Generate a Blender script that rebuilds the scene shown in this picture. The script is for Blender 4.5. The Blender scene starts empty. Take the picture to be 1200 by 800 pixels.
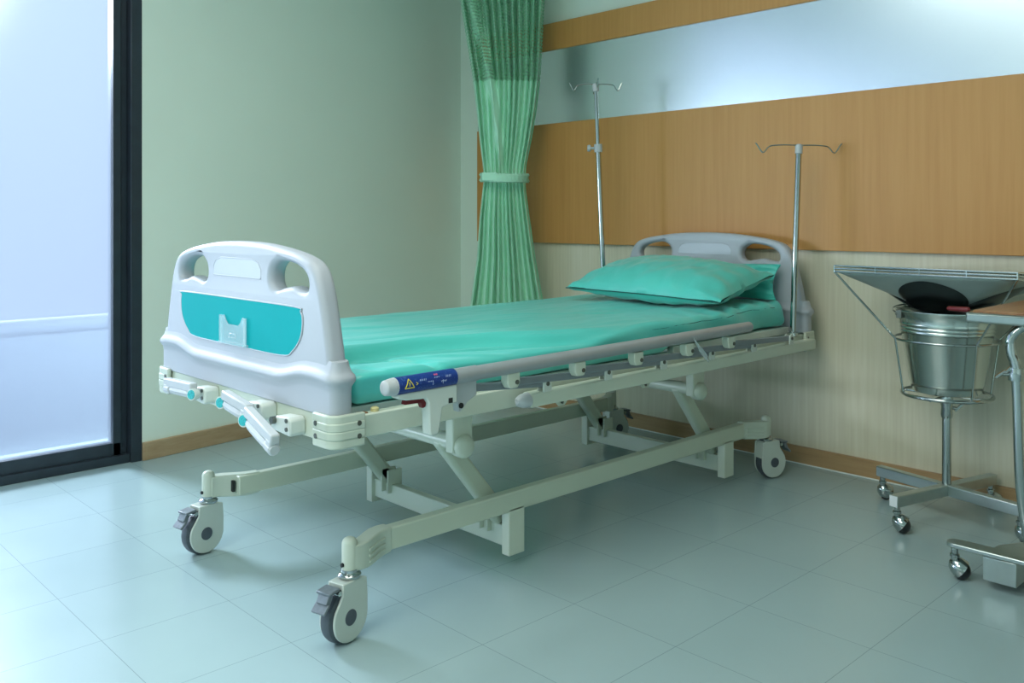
import bpy, bmesh, math, random
from mathutils import Vector, Matrix, noise

random.seed(4)
S = bpy.context.scene
COL = S.collection
PI = math.pi

# ------------------------------------------------------------------ camera
cam_data = bpy.data.cameras.new('camera')
cam = bpy.data.objects.new('camera', cam_data)
COL.objects.link(cam)
cam_data.sensor_width = 36.0
cam_data.lens = 36.0 * 1043.0 / 1200.0
cam_data.shift_y = -0.12
cam_data.clip_start = 0.02
cam.location = (0, 0, 1.0)
cam.rotation_euler = (PI / 2, 0, math.radians(90 - 43.77))
S.camera = cam

# ------------------------------------------------------------------ colour management
S.view_settings.view_transform = 'Standard'
S.view_settings.look = 'None'
S.view_settings.gamma = 1.0
S.view_settings.use_curve_mapping = False
S.view_settings.exposure = 0.09
S.cycles.use_denoising = True
S.cycles.max_bounces = 8
S.cycles.diffuse_bounces = 5
S.cycles.glossy_bounces = 5
S.cycles.transmission_bounces = 4
S.cycles.transparent_max_bounces = 16
S.cycles.caustics_reflective = False
S.cycles.caustics_refractive = False
S.cycles.sample_clamp_indirect = 6.0

# ------------------------------------------------------------------ light
W = bpy.data.worlds.new('World')
S.world = W
W.use_nodes = True
wn = W.node_tree
bg = wn.nodes['Background']
bg.inputs[0].default_value = (0.68, 0.78, 0.97, 1)
bg.inputs[1].default_value = 0.66

WINDOW_GLOW = 0.9        # emission added to the frosted panes to stand for daylight
def area(name, loc, rot, sx, sy, power, color, spread=PI):
    l = bpy.data.lights.new(name, 'AREA')
    l.shape = 'RECTANGLE'; l.size = sx; l.size_y = sy
    l.energy = power; l.color = color; l.spread = spread
    o = bpy.data.objects.new(name, l); COL.objects.link(o)
    o.location = loc; o.rotation_euler = rot
    return o
# daylight comes through the lit frosted panes; unseen ceiling fills added to brighten the room
area('ceiling_fill_near', (-1.6, 0.8, 2.66), (0, 0, 0), 1.6, 1.6, 27, (0.98, 1.0, 0.92))
area('ceiling_fill_far', (-0.8, -1.7, 2.66), (0, 0, 0), 2.0, 2.0, 84, (0.97, 1.0, 0.95))
# unseen area lamps added outside to drive daylight through the frosted windows
sky = area('daylight_lamp', (-7.6, 0.75, 3.1), (0, 0, 0), 1.3, 1.3, 1550, (0.88, 0.92, 1.0))
low_lamp = area('low_daylight_lamp', (-8.4, -4.6, 0.85), (0, 0, 0), 3.4, 0.9, 760, (0.84, 0.92, 1.0))  # second lamp, added low to light the faces under the bed
low_lamp.rotation_euler = (Vector((-2.2, 2.4, 0.3)) - Vector(low_lamp.location)).to_track_quat('-Z', 'Y').to_euler()
sky.rotation_euler = (Vector((-2.3, 1.3, 0.2)) - Vector(sky.location)).to_track_quat('-Z', 'Y').to_euler()

# ------------------------------------------------------------------ materials
MATS = {}
def newmat(name):
    m = bpy.data.materials.new(name); m.use_nodes = True
    return m, m.node_tree, m.node_tree.nodes['Principled BSDF']
def setp(b, **k):
    for kk, v in k.items():
        b.inputs[kk.replace('_', ' ')].default_value = v
def coords(nt, scale=(1, 1, 1), loc=(0, 0, 0), kind='Object'):
    tc = nt.nodes.new('ShaderNodeTexCoord'); mp = nt.nodes.new('ShaderNodeMapping')
    mp.inputs['Scale'].default_value = scale; mp.inputs['Location'].default_value = loc
    nt.links.new(tc.outputs[kind], mp.inputs['Vector'])
    return mp.outputs['Vector']
def noise_tex(nt, vec, scale, detail=3, rough=0.5):
    n = nt.nodes.new('ShaderNodeTexNoise')
    n.inputs['Scale'].default_value = scale; n.inputs['Detail'].default_value = detail
    n.inputs['Roughness'].default_value = rough
    nt.links.new(vec, n.inputs['Vector'])
    return n.outputs['Fac']
def ramp(nt, fac, stops):
    r = nt.nodes.new('ShaderNodeValToRGB')
    e = r.color_ramp.elements
    while len(e) < len(stops): e.new(0.5)
    for i, (p, c) in enumerate(stops):
        e[i].position = p; e[i].color = (*c, 1)
    nt.links.new(fac, r.inputs['Fac'])
    return r.outputs['Color']
def bump(nt, fac, strength, dist=0.002):
    b = nt.nodes.new('ShaderNodeBump')
    b.inputs['Strength'].default_value = strength; b.inputs['Distance'].default_value = dist
    nt.links.new(fac, b.inputs['Height'])
    return b.outputs['Normal']
def simple(name, col, rough=0.5, metal=0.0, var=0.06, vscale=14, coat=0.0, spec=0.5, bmp=0.0, bscale=200):
    m, nt, b = newmat(name)
    v = coords(nt)
    f = noise_tex(nt, v, vscale, 3)
    lo = tuple(max(0, c * (1 - var)) for c in col); hi = tuple(min(1, c * (1 + var)) for c in col)
    nt.links.new(ramp(nt, f, [(0.3, lo), (0.7, hi)]), b.inputs['Base Color'])
    setp(b, Roughness=rough, Metallic=metal, Coat_Weight=coat, Specular_IOR_Level=spec)
    if bmp:
        nt.links.new(bump(nt, noise_tex(nt, v, bscale, 2), bmp, 0.001), b.inputs['Normal'])
    MATS[name] = m
    return m

def wood(name, stops, scale, rough, bmp=0.05, seam=None, along='Z'):
    m, nt, b = newmat(name)
    sc = {'Z': (scale, scale, scale * 0.035), 'X': (scale * 0.05, scale, scale), 'Y': (scale, scale * 0.05, scale)}[along]
    v = coords(nt, sc)
    f = noise_tex(nt, v, 1.0, 6, 0.62)
    v2 = coords(nt, tuple(s * 0.12 for s in sc))
    f2 = noise_tex(nt, v2, 1.0, 2, 0.5)
    mx = nt.nodes.new('ShaderNodeMath'); mx.operation = 'MULTIPLY_ADD'
    mx.inputs[1].default_value = 0.35
    nt.links.new(f2, mx.inputs[0]); 
    ml = nt.nodes.new('ShaderNodeMath'); ml.operation = 'MULTIPLY'; ml.inputs[1].default_value = 0.65
    nt.links.new(f, ml.inputs[0]); nt.links.new(ml.outputs[0], mx.inputs[2])
    nt.links.new(ramp(nt, mx.outputs[0], stops), b.inputs['Base Color'])
    setp(b, Roughness=rough)
    nt.links.new(bump(nt, f, bmp, 0.001), b.inputs['Normal'])
    MATS[name] = m
    return m

simple('wall_paint', (0.75, 0.84, 0.74), 0.6, var=0.015, vscale=2, bmp=0.05, bscale=300)
simple('ceiling_paint', (0.75, 0.80, 0.76), 0.8, var=0.01)
wood('orange_wood', [(0.30, (0.50, 0.225, 0.055)), (0.5, (0.55, 0.26, 0.068)), (0.70, (0.59, 0.29, 0.083))], 60, 0.48)
wood('pale_laminate', [(0.30, (0.60, 0.54, 0.40)), (0.5, (0.67, 0.615, 0.46)), (0.68, (0.73, 0.68, 0.54))], 70, 0.5)
wood('skirting_wood', [(0.35, (0.30, 0.18, 0.085)), (0.5, (0.40, 0.25, 0.12)), (0.66, (0.46, 0.31, 0.16))], 40, 0.4, along='X')
wood('skirting_wood_left', [(0.35, (0.30, 0.19, 0.10)), (0.5, (0.40, 0.27, 0.15)), (0.66, (0.46, 0.33, 0.20))], 40, 0.4, along='Y')
wood('table_wood', [(0.35, (0.26, 0.12, 0.05)), (0.5, (0.36, 0.18, 0.08)), (0.66, (0.43, 0.23, 0.10))], 50, 0.35, along='Y')
simple('outside_grey', (0.17, 0.19, 0.24), 0.8)
simple('caulk', (0.75, 0.78, 0.74), 0.6)
simple('glossy_steel_panel', (0.66, 0.73, 0.75), 0.26, 0.88, var=0.01, vscale=3)
simple('window_frame_metal', (0.030, 0.042, 0.055), 0.32, 0.3, var=0.1)
simple('bed_paint', (0.62, 0.665, 0.55), 0.33, 0.0, var=0.02, vscale=8)
simple('base_paint', (0.56, 0.61, 0.49), 0.36, 0.0, var=0.02, vscale=8)
simple('board_plastic', (0.44, 0.465, 0.505), 0.45, var=0.01, vscale=5)
simple('recess_plastic', (0.46, 0.50, 0.55), 0.38, var=0.01)
simple('turquoise_inlay', (0.0, 0.38, 0.40), 0.6, var=0.01, spec=0.1)
simple('turquoise_sticker', (0.02, 0.42, 0.44), 0.35, var=0.3, vscale=250)
simple('grey_rail', (0.40, 0.42, 0.44), 0.36, 0.35, var=0.03)
simple('blue_grey_strut', (0.26, 0.30, 0.33), 0.4, 0.3, var=0.03)
simple('white_plastic', (0.66, 0.70, 0.64), 0.4, var=0.02)
simple('grey_plastic', (0.50, 0.52, 0.53), 0.42, var=0.03)
simple('boot_plastic', (0.55, 0.60, 0.50), 0.45, var=0.02)
simple('caster_plastic', (0.56, 0.61, 0.55), 0.4, var=0.02)
simple('tyre_rubber', (0.07, 0.085, 0.10), 0.55, var=0.1, vscale=60)
simple('hub_grey', (0.075, 0.09, 0.11), 0.5, var=0.1)
simple('pedal_grey', (0.16, 0.185, 0.205), 0.4, 0.2, var=0.12, vscale=90)
simple('chrome', (0.45, 0.48, 0.47), 0.10, 1.0, var=0.02)
simple('steel', (0.62, 0.67, 0.64), 0.20, 1.0, var=0.03)
simple('brushed_steel', (0.50, 0.55, 0.53), 0.32, 1.0, var=0.04, vscale=30)
simple('black_rubber', (0.012, 0.014, 0.016), 0.3, var=0.1)
simple('dark_bowl', (0.05, 0.06, 0.06), 0.3, 0.9, var=0.1)
simple('hopper_metal', (0.36, 0.42, 0.39), 0.42, 0.4, var=0.05)
simple('red_plastic', (0.15, 0.006, 0.01), 0.4)
simple('brown_plug', (0.25, 0.13, 0.06), 0.5)
simple('yellow_plug', (0.65, 0.55, 0.26), 0.5)
simple('dark_slot', (0.01, 0.012, 0.012), 0.6)
simple('bolt_metal', (0.16, 0.17, 0.15), 0.35, 0.8)
simple('white_sticker', (0.8, 0.82, 0.85), 0.4)
simple('thread', (0.01, 0.10, 0.08), 0.8)

# floor: square vinyl tiles with hair-thin joints
def floor_mat():
    m, nt, b = newmat('vinyl_tiles')
    v = coords(nt, loc=(FX, FY, 0))
    br = nt.nodes.new('ShaderNodeTexBrick')
    br.offset = 0; br.squash = 1
    br.inputs['Scale'].default_value = 1
    br.inputs['Brick Width'].default_value = TILE; br.inputs['Row Height'].default_value = TILE
    br.inputs['Mortar Size'].default_value = 0.0008; br.inputs['Mortar Smooth'].default_value = 0.3
    br.inputs['Bias'].default_value = 0
    br.inputs['Color1'].default_value = (0.355, 0.475, 0.488, 1)
    br.inputs['Color2'].default_value = (0.368, 0.488, 0.50, 1)
    br.inputs['Mortar'].default_value = (0.20, 0.28, 0.28, 1)
    nt.links.new(v, br.inputs['Vector'])
    f = noise_tex(nt, coords(nt), 1.6, 4, 0.6)
    mix = nt.nodes.new('ShaderNodeMix'); mix.data_type = 'RGBA'; mix.blend_type = 'MULTIPLY'
    mix.inputs[0].default_value = 1
    nt.links.new(br.outputs['Color'], mix.inputs[6])
    nt.links.new(ramp(nt, f, [(0.3, (0.94, 0.95, 0.95)), (0.7, (1, 1, 1))]), mix.inputs[7])
    nt.links.new(mix.outputs[2], b.inputs['Base Color'])
    setp(b, Roughness=0.30, Specular_IOR_Level=0.8)
    rr = nt.nodes.new('ShaderNodeMapRange')
    rr.inputs['To Min'].default_value = 0.19; rr.inputs['To Max'].default_value = 0.27
    nt.links.new(noise_tex(nt, coords(nt), 5, 4), rr.inputs['Value'])
    nt.links.new(rr.outputs[0], b.inputs['Roughness'])
    MATS['vinyl_tiles'] = m
TILE = 0.3195
FX = 2.196; FY = -0.7565
floor_mat()

def fabric(name, col, var, rough=0.55, sheen=0.2, wr=0.5, wscale=9, stretch=(1, 1, 1), spec=0.5):
    m, nt, b = newmat(name)
    v = coords(nt)
    f = noise_tex(nt, v, 3, 4)
    lo = tuple(c * (1 - var) for c in col); hi = tuple(min(1, c * (1 + var)) for c in col)
    nt.links.new(ramp(nt, f, [(0.35, lo), (0.65, hi)]), b.inputs['Base Color'])
    setp(b, Roughness=rough, Sheen_Weight=sheen, Specular_IOR_Level=spec)
    w = noise_tex(nt, coords(nt, stretch), wscale, 5, 0.55)
    nt.links.new(bump(nt, w, wr, 0.012), b.inputs['Normal'])
    MATS[name] = m
fabric('teal_sheet', (0.07, 0.58, 0.51), 0.03, 0.40, 0.20, 0.50, 7, (1, 0.35, 1), 0.8)
fabric('teal_pillowcase', (0.075, 0.54, 0.455), 0.04, 0.45, 0.3, 0.30, 11)
fabric('curtain_cloth', (0.48, 0.84, 0.62), 0.02, 0.6, 0.1, 0.02, 30)

def mesh_cloth():
    m, nt, b = newmat('curtain_mesh')
    b.inputs['Base Color'].default_value = (0.32, 0.66, 0.43, 1)
    setp(b, Roughness=0.6)
    uv = nt.nodes.new('ShaderNodeUVMap')
    vo = nt.nodes.new('ShaderNodeTexVoronoi'); vo.feature = 'F1'
    vo.inputs['Randomness'].default_value = 0.15
    vo.inputs['Scale'].default_value = 1.0
    nt.links.new(uv.outputs[0], vo.inputs['Vector'])
    cmp_ = nt.nodes.new('ShaderNodeMath'); cmp_.operation = 'LESS_THAN'; cmp_.inputs[1].default_value = 0.31
    nt.links.new(vo.outputs['Distance'], cmp_.inputs[0])
    tr = nt.nodes.new('ShaderNodeBsdfTransparent')
    ms = nt.nodes.new('ShaderNodeMixShader')
    out = nt.nodes['Material Output']
    nt.links.new(cmp_.outputs[0], ms.inputs[0]); nt.links.new(b.outputs[0], ms.inputs[1]); nt.links.new(tr.outputs[0], ms.inputs[2])
    nt.links.new(ms.outputs[0], out.inputs[0])
    MATS['curtain_mesh'] = m
mesh_cloth()

def frosted(name, glow):
    m, nt, b = newmat(name)
    b.inputs['Base Color'].default_value = (0.55, 0.62, 0.72, 1)
    setp(b, Roughness=0.35)
    tl = nt.nodes.new('ShaderNodeBsdfTranslucent')
    tl.inputs[0].default_value = (0.13, 0.16, 0.20, 1)
    tr = nt.nodes.new('ShaderNodeBsdfTransparent')
    tr.inputs[0].default_value = (0.90, 0.95, 1.0, 1)
    rf = nt.nodes.new('ShaderNodeBsdfRefraction')
    rf.inputs[0].default_value = (0.90, 0.95, 1.0, 1); rf.inputs['Roughness'].default_value = 0.55; rf.inputs['IOR'].default_value = 1.25
    m0 = nt.nodes.new('ShaderNodeMixShader'); m0.inputs[0].default_value = 0.2
    nt.links.new(tr.outputs[0], m0.inputs[1]); nt.links.new(rf.outputs[0], m0.inputs[2])
    mt = nt.nodes.new('ShaderNodeMixShader'); mt.inputs[0].default_value = 0.78
    nt.links.new(tl.outputs[0], mt.inputs[1]); nt.links.new(m0.outputs[0], mt.inputs[2])
    em = nt.nodes.new('ShaderNodeEmission')
    em.inputs[0].default_value = (0.40, 0.54, 0.80, 1); em.inputs[1].default_value = glow
    add = nt.nodes.new('ShaderNodeAddShader')
    ms = nt.nodes.new('ShaderNodeMixShader'); ms.inputs[0].default_value = 0.08
    nt.links.new(mt.outputs[0], add.inputs[0]); nt.links.new(em.outputs[0], add.inputs[1])
    nt.links.new(add.outputs[0], ms.inputs[1]); nt.links.new(b.outputs[0], ms.inputs[2])
    nt.links.new(ms.outputs[0], nt.nodes['Material Output'].inputs[0])
    MATS[name] = m
frosted('frosted_glass_lit', WINDOW_GLOW * 0.12)
frosted('frosted_glass_bright', WINDOW_GLOW * 0.45)  # stronger emission added on the out-of-view panes to light the room

def clear_plastic():
    m, nt, b = newmat('clear_plastic')
    b.inputs['Base Color'].default_value = (0.75, 0.88, 0.92, 1)
    setp(b, Roughness=0.12, Alpha=0.32, Specular_IOR_Level=1.0)
    MATS['clear_plastic'] = m
clear_plastic()

def label_mat():
    m, nt, b = newmat('blue_warning_label')
    v = coords(nt, (1, 1, 1))
    f = noise_tex(nt, coords(nt, (1, 260, 260)), 1, 2)
    nt.links.new(ramp(nt, f, [(0.60, (0.006, 0.035, 0.22)), (0.70, (0.05, 0.12, 0.35))]), b.inputs['Base Color'])
    setp(b, Roughness=0.3)
    MATS['blue_warning_label'] = m
label_mat()
simple('label_yellow', (0.75, 0.62, 0.05), 0.4)
simple('label_white', (0.45, 0.55, 0.75), 0.4)
simple('label_red', (0.75, 0.12, 0.25), 0.4)

# ------------------------------------------------------------------ geometry helpers
class M:
    def __init__(s): s.v = []; s.f = []; s.uv = None
    def add(s, v, f):
        n = len(s.v); s.v += [Vector(p) for p in v]; s.f += [tuple(i + n for i in q) for q in f]; return s
    def xf(s, mat):
        s.v = [mat @ p for p in s.v]; return s
    def box(s, x0, x1, y0, y1, z0, z1):
        return s.add([(x0, y0, z0), (x1, y0, z0), (x1, y1, z0), (x0, y1, z0), (x0, y0, z1), (x1, y0, z1), (x1, y1, z1), (x0, y1, z1)],
                     [(3, 2, 1, 0), (4, 5, 6, 7), (0, 1, 5, 4), (1, 2, 6, 5), (2, 3, 7, 6), (3, 0, 4, 7)])
    def beam(s, p, q, w, h, up=(0, 0, 1), ends=(0, 0)):
        p = Vector(p); q = Vector(q); d = (q - p).normalized(); up = Vector(up)
        sd = d.cross(up).normalized(); u = sd.cross(d).normalized()
        p = p - d * ends[0]; q = q + d * ends[1]
        vs = []
        for c in (p, q):
            for a, b in ((-1, -1), (1, -1), (1, 1), (-1, 1)):
                vs.append(c + sd * (a * w / 2) + u * (b * h / 2))
        return s.add(vs, [(0, 1, 2, 3), (7, 6, 5, 4), (0, 4, 5, 1), (1, 5, 6, 2), (2, 6, 7, 3), (3, 7, 4, 0)])
    def tube(s, pts, r, n=12, closed=False, rs=None, cap=True):
        pts = [Vector(p) for p in pts]; N = len(pts)
        t0 = (pts[1] - pts[0]).normalized()
        a = Vector((0, 0, 1)) if abs(t0.z) < 0.9 else Vector((1, 0, 0))
        nrm = (a - t0 * a.dot(t0)).normalized()
        vs = []
        for i, p in enumerate(pts):
            if closed: t = (pts[(i + 1) % N] - pts[i - 1]).normalized()
            elif i == 0: t = t0
            elif i == N - 1: t = (pts[-1] - pts[-2]).normalized()
            else: t = ((pts[i + 1] - p).normalized() + (p - pts[i - 1]).normalized()).normalized()
            nrm = (nrm - t * nrm.dot(t)).normalized(); b = t.cross(nrm)
            rr = rs[i] if rs else r
            for k in range(n):
                an = 2 * PI * k / n
                vs.append(p + (nrm * math.cos(an) + b * math.sin(an)) * rr)
        fs = []
        for i in range(N if closed else N - 1):
            j = (i + 1) % N
            for k in range(n):
                k2 = (k + 1) % n
                fs.append((i * n + k, i * n + k2, j * n + k2, j * n + k))
        if not closed and cap:
            fs.append(tuple(range(n - 1, -1, -1))); fs.append(tuple((N - 1) * n + k for k in range(n)))
        return s.add(vs, fs)
    def lathe(s, prof, o=(0, 0, 0), axis=(0, 0, 1), n=32, sx=1, sy=1):
        ax = Vector(axis).normalized(); a = Vector((0, 0, 1)) if abs(ax.z) < 0.9 else Vector((1, 0, 0))
        e1 = (a - ax * a.dot(ax)).normalized(); e2 = ax.cross(e1); o = Vector(o)
        vs = []; fs = []
        for r, h in prof:
            for k in range(n):
                an = 2 * PI * k / n
                vs.append(o + ax * h + e1 * (r * sx * math.cos(an)) + e2 * (r * sy * math.sin(an)))
        for i in range(len(prof) - 1):
            for k in range(n):
                k2 = (k + 1) % n
                fs.append((i * n + k, i * n + k2, (i + 1) * n + k2, (i + 1) * n + k))
        if prof[0][0] > 1e-6: fs.append(tuple(range(n - 1, -1, -1)))
        if prof[-1][0] > 1e-6: fs.append(tuple((len(prof) - 1) * n + k for k in range(n)))
        return s.add(vs, fs)
    def prism(s, poly, o, eu, ev, t):
        """2-D polygon in the plane (o, eu, ev), thickness t along eu x ev, centred"""
        o = Vector(o); eu = Vector(eu); ev = Vector(ev); en = eu.cross(ev).normalized()
        n = len(poly)
        vs = [o + eu * a + ev * b - en * (t / 2) for a, b in poly] + [o + eu * a + ev * b + en * (t / 2) for a, b in poly]
        fs = [tuple(range(n - 1, -1, -1)), tuple(range(n, 2 * n))]
        for i in range(n):
            j = (i + 1) % n; fs.append((i, j, n + j, n + i))
        return s.add(vs, fs)
    def ball(s, c, rx, ry=None, rz=None, n=20, m=12):
        ry = ry or rx; rz = rz or rx
        prof = [(math.sin(PI * i / m), -math.cos(PI * i / m)) for i in range(m + 1)]
        k = len(s.v)
        s.lathe(prof, (0, 0, 0), (0, 0, 1), n)
        for i in range(k, len(s.v)):
            p = s.v[i]; s.v[i] = Vector((c[0] + p.x * rx, c[1] + p.y * ry, c[2] + p.z * rz))
        return s
    def sweep_rect(s, pts, w, h):
        for a, b in zip(pts[:-1], pts[1:]): s.beam(a, b, w, h)
        return s

def catmull(pts, k=6, closed=True):
    out = []; N = len(pts)
    for i in range(N if closed else N - 1):
        g = lambda j: Vector(pts[j % N] if closed else pts[min(max(j, 0), N - 1)])
        p0, p1, p2, p3 = g(i - 1), g(i), g(i + 1), g(i + 2)
        for q in range(k):
            t = q / k
            out.append(0.5 * ((2 * p1) + (p2 - p0) * t + (2 * p0 - 5 * p1 + 4 * p2 - p3) * t * t + (3 * p1 - p0 - 3 * p2 + p3) * t ** 3))
    if not closed: out.append(Vector(pts[-1]))
    return out

def origin_of(p):
    return Vector(p['_o']) if p is not None and '_o' in p else Vector((0, 0, 0))

def islands(m):
    par = list(range(len(m.v)))
    def find(i):
        while par[i] != i: par[i] = par[par[i]]; i = par[i]
        return i
    for f in m.f:
        a = find(f[0])
        for q in f[1:]: par[find(q)] = a
    out = {}
    for i in range(len(m.v)): out.setdefault(find(i), []).append(i)
    res = []
    for ids in out.values():
        k = {q: j for j, q in enumerate(ids)}; n = M(); n.v = [m.v[q] for q in ids]
        n.f = [tuple(k[q] for q in f) for f in m.f if f[0] in k]; res.append(n)
    return res
def objs(name, m, mat, parent=None, **kw):
    """every separate piece of m becomes an object of its own"""
    return [obj(name, n, mat, parent, **kw) for n in islands(m)]
def obj(name, m, mat, parent=None, bevel=0.0, segs=2, smooth=40, subsurf=0, label=None, uvs=None):
    me = bpy.data.meshes.new(name)
    o0 = Vector(ORG.get(parent.name, (0, 0, 0))) if parent is not None else Vector((0, 0, 0))
    me.from_pydata([tuple(p - o0) for p in m.v], [], m.f)
    me.update()
    bm = bmesh.new(); bm.from_mesh(me)
    bmesh.ops.remove_doubles(bm, verts=bm.verts, dist=1e-6)
    bmesh.ops.recalc_face_normals(bm, faces=bm.faces)
    bm.to_mesh(me); bm.free()
    if isinstance(mat, str): mat = MATS[mat]
    me.materials.append(mat)
    o = bpy.data.objects.new(name, me); COL.objects.link(o)
    if parent is not None:
        o.parent = parent
        ORG[o.name] = tuple(o0)
    me.shade_smooth()
    if smooth < 180: me.set_sharp_from_angle(angle=math.radians(smooth))
    if bevel:
        md = o.modifiers.new('bevel', 'BEVEL'); md.width = bevel; md.segments = segs
        md.limit_method = 'ANGLE'; md.angle_limit = math.radians(40)
    if subsurf:
        md = o.modifiers.new('sub', 'SUBSURF'); md.levels = subsurf; md.render_levels = subsurf
    if label: o['label'] = label
    return o
ORG = {}
def thing(name, loc, label, cat, group=None):
    o = bpy.data.objects.new(name, None); COL.objects.link(o); o.location = loc
    o.empty_display_size = 0.1
    ORG[o.name] = tuple(loc)
    o['label'] = label; o['category'] = cat
    if group: o['group'] = group
    return o
def tag(o, label, cat, group=None):
    o['label'] = label; o['category'] = cat
    if group: o['group'] = group
    return o
def struct(name, m, mat, bevel=0.0, parent=None, smooth=40):
    o = obj(name, m, mat, parent, bevel, smooth=smooth); o['kind'] = 'structure'; return o

def sstep(a, b, x):
    t = min(1, max(0, (x - a) / (b - a))); return t * t * (3 - 2 * t)

# ------------------------------------------------------------------ the room
ZC = 2.70
YB = 3.40          # painted back wall
struct('floor', M().box(-4.2, 3.8, -5.3, 3.6, -0.05, 0.0), 'vinyl_tiles')
struct('ceiling', M().box(-4.2, 3.8, -5.3, 3.6, ZC, ZC + 0.05), 'ceiling_paint')
struct('wall_back', M().box(-4.2, 3.8, YB, YB + 0.12, 0, ZC), 'wall_paint')
struct('wall_right', M().box(3.7, 3.8, -5.3, YB, 0, ZC), 'wall_paint')
struct('wall_front', M().box(-4.0, 3.8, -5.3, -5.2, 0, ZC), 'wall_paint')
# left wall runs slightly outward towards the corner
wl = M(); a = (-3.715, 1.44); b = (-3.985, 3.40)
wl.prism([(a[0], a[1]), (b[0], b[1]), (b[0] - 0.2, b[1]), (a[0] - 0.15, a[1])], (0, 0, ZC / 2), (1, 0, 0), (0, 1, 0), ZC)
struct('wall_left', wl, 'wall_paint')
bl = M()
d = (Vector((b[0], b[1], 0)) - Vector((a[0], a[1], 0))).normalized(); nn = Vector((d.y, -d.x, 0))
bl.prism([(a[0], a[1]), (b[0], b[1]), (b[0] + nn.x * 0.014, b[1] + nn.y * 0.014), (a[0] + nn.x * 0.014, a[1] + nn.y * 0.014)],
         (0, 0, 0.0375), (1, 0, 0), (0, 1, 0), 0.075)
struct('baseboard_left', bl, 'skirting_wood_left', 0.003)
struct('baseboard_back', M().box(-3.79, 3.7, 3.360, YB - 0.0, 0, 0.070), 'skirting_wood', 0.003)
struct('trim_1', M().box(-3.79, 3.7, 3.357, 3.3605, 0, 0.004), 'caulk')
# wall cladding, bottom to top: pale laminate, orange board, steel band, orange strip
struct('trim_2', M().box(-3.79, 3.7, 3.375, YB, 0.070, 0.872), 'pale_laminate')
struct('trim_3', M().box(-3.79, 3.7, 3.355, YB, 0.872, 1.4945), 'orange_wood', 0.002)
struct('trim_4', M().box(-3.79, 3.7, 3.362, YB, 1.4945, 1.876), 'glossy_steel_panel')
struct('trim_5', M().box(-3.79, 3.7, 3.355, YB, 1.876, 2.018), 'orange_wood', 0.002)

# window wall: three tall frosted panes in dark aluminium
def window(name, y0, y1, glass='frosted_glass_bright'):
    fr = M()
    X1, X0 = -3.712, -3.80
    fr.box(X0, X1, y1 - 0.045, y1, 0, 2.55)                         # front jamb post
    fr.box(X0, X1 - 0.045, y1 - 0.075, y1 - 0.045, 0.0, 2.55)      # reveal
    fr.box(X0, X1 - 0.030, y1 - 0.105, y1 - 0.075, 0.0, 2.55)      # sash stile
    fr.box(X0, X1 - 0.03, y0 + 0.0, y0 + 0.03, 0.0, 2.55)
    fr.box(X0, X1 - 0.010, y0, y1 - 0.045, 0.0, 0.035)           # threshold
    fr.box(X0, X1 - 0.030, y0, y1 - 0.075, 0.0, 0.085)           # bottom rail
    fr.box(X0, X1 - 0.010, y0, y1 - 0.045, 2.47, 2.55)
    w = struct(name, fr, 'window_frame_metal', 0.002)
    g = M().box(-3.775, -3.765, y0 + 0.02, y1 - 0.09, 0.07, 2.49)
    obj('window_pane', g, glass, w, label='frosted pane glowing with daylight')
    return w
window('window_1', -0.76, 1.44, 'frosted_glass_lit')
window('window_2', -2.96, -0.76)
window('window_3', -5.2, -2.96)
struct('wall_left_header', M().box(-3.9, -3.70, -5.3, 1.44, 2.55, ZC), 'wall_paint')
# parapet and floor added outside to darken the lower panes
par = M().box(-4.95, -4.80, -1.2, 4.5, -0.2, 0.42)
par.tube([(-4.87, -1.2, 0.46), (-4.87, 4.5, 0.46)], 0.04, 12)
struct('trim_6', par, 'outside_grey')
struct('trim_7', M().box(-4.95, -3.85, -5.5, 4.5, -0.25, -0.12), 'outside_grey')

# ------------------------------------------------------------------ hospital bed
CX = -2.187
bed = thing('hospital_bed', (CX, 2.18, 0), 'cream hospital bed on four casters with grey head and foot boards', 'bed')

OUT = [(0.452, 0.62), (0.450, 0.67), (0.440, 0.72), (0.416, 0.813), (0.397, 0.862), (0.372, 0.892), (0.335, 0.908), (0.264, 0.922), (0.13, 0.937), (0.0, 0.941)]
HOLE = [(0.176, 0.861), (0.189, 0.882), (0.223, 0.896), (0.28, 0.892), (0.327, 0.877), (0.350, 0.856), (0.348, 0.830), (0.315, 0.829), (0.28, 0.837), (0.239, 0.832), (0.206, 0.826), (0.181, 0.837)]
def board_solid(m, yc, th, bev, flip=1, dz=0.0):
    cu = bpy.data.curves.new('tmp', 'CURVE'); cu.dimensions = '2D'; cu.fill_mode = 'BOTH'
    half = catmull([(x, z, 0) for x, z in OUT], 5, False)
    left = [Vector((-p.x, p.y, 0)) for p in reversed(half)][1:]
    outline = [Vector((p.x, p.y, 0)) for p in half] + left
    hr = catmull([(x, z, 0) for x, z in HOLE], 4)
    hl = [Vector((-p.x, p.y, 0)) for p in reversed(hr)]
    for ring in (outline, hr, hl):
        sp = cu.splines.new('POLY'); sp.points.add(len(ring) - 1); sp.use_cyclic_u = True
        for i, p in enumerate(ring): sp.points[i].co = (p.x, p.y, 0, 1)
    cu.extrude = th / 2 - bev; cu.bevel_depth = bev; cu.bevel_resolution = 4; cu.offset = -bev
    to = bpy.data.objects.new('tmp', cu); COL.objects.link(to)
    dg = bpy.context.evaluated_depsgraph_get()
    me = bpy.data.meshes.new_from_object(to.evaluated_get(dg))
    vs = [Vector((CX + v.co.x, yc - v.co.z * flip, v.co.y + dz)) for v in me.vertices]
    m.add(vs, [tuple(p.vertices) for p in me.polygons])
    bpy.data.objects.remove(to); bpy.data.curves.remove(cu); bpy.data.meshes.remove(me)

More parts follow.
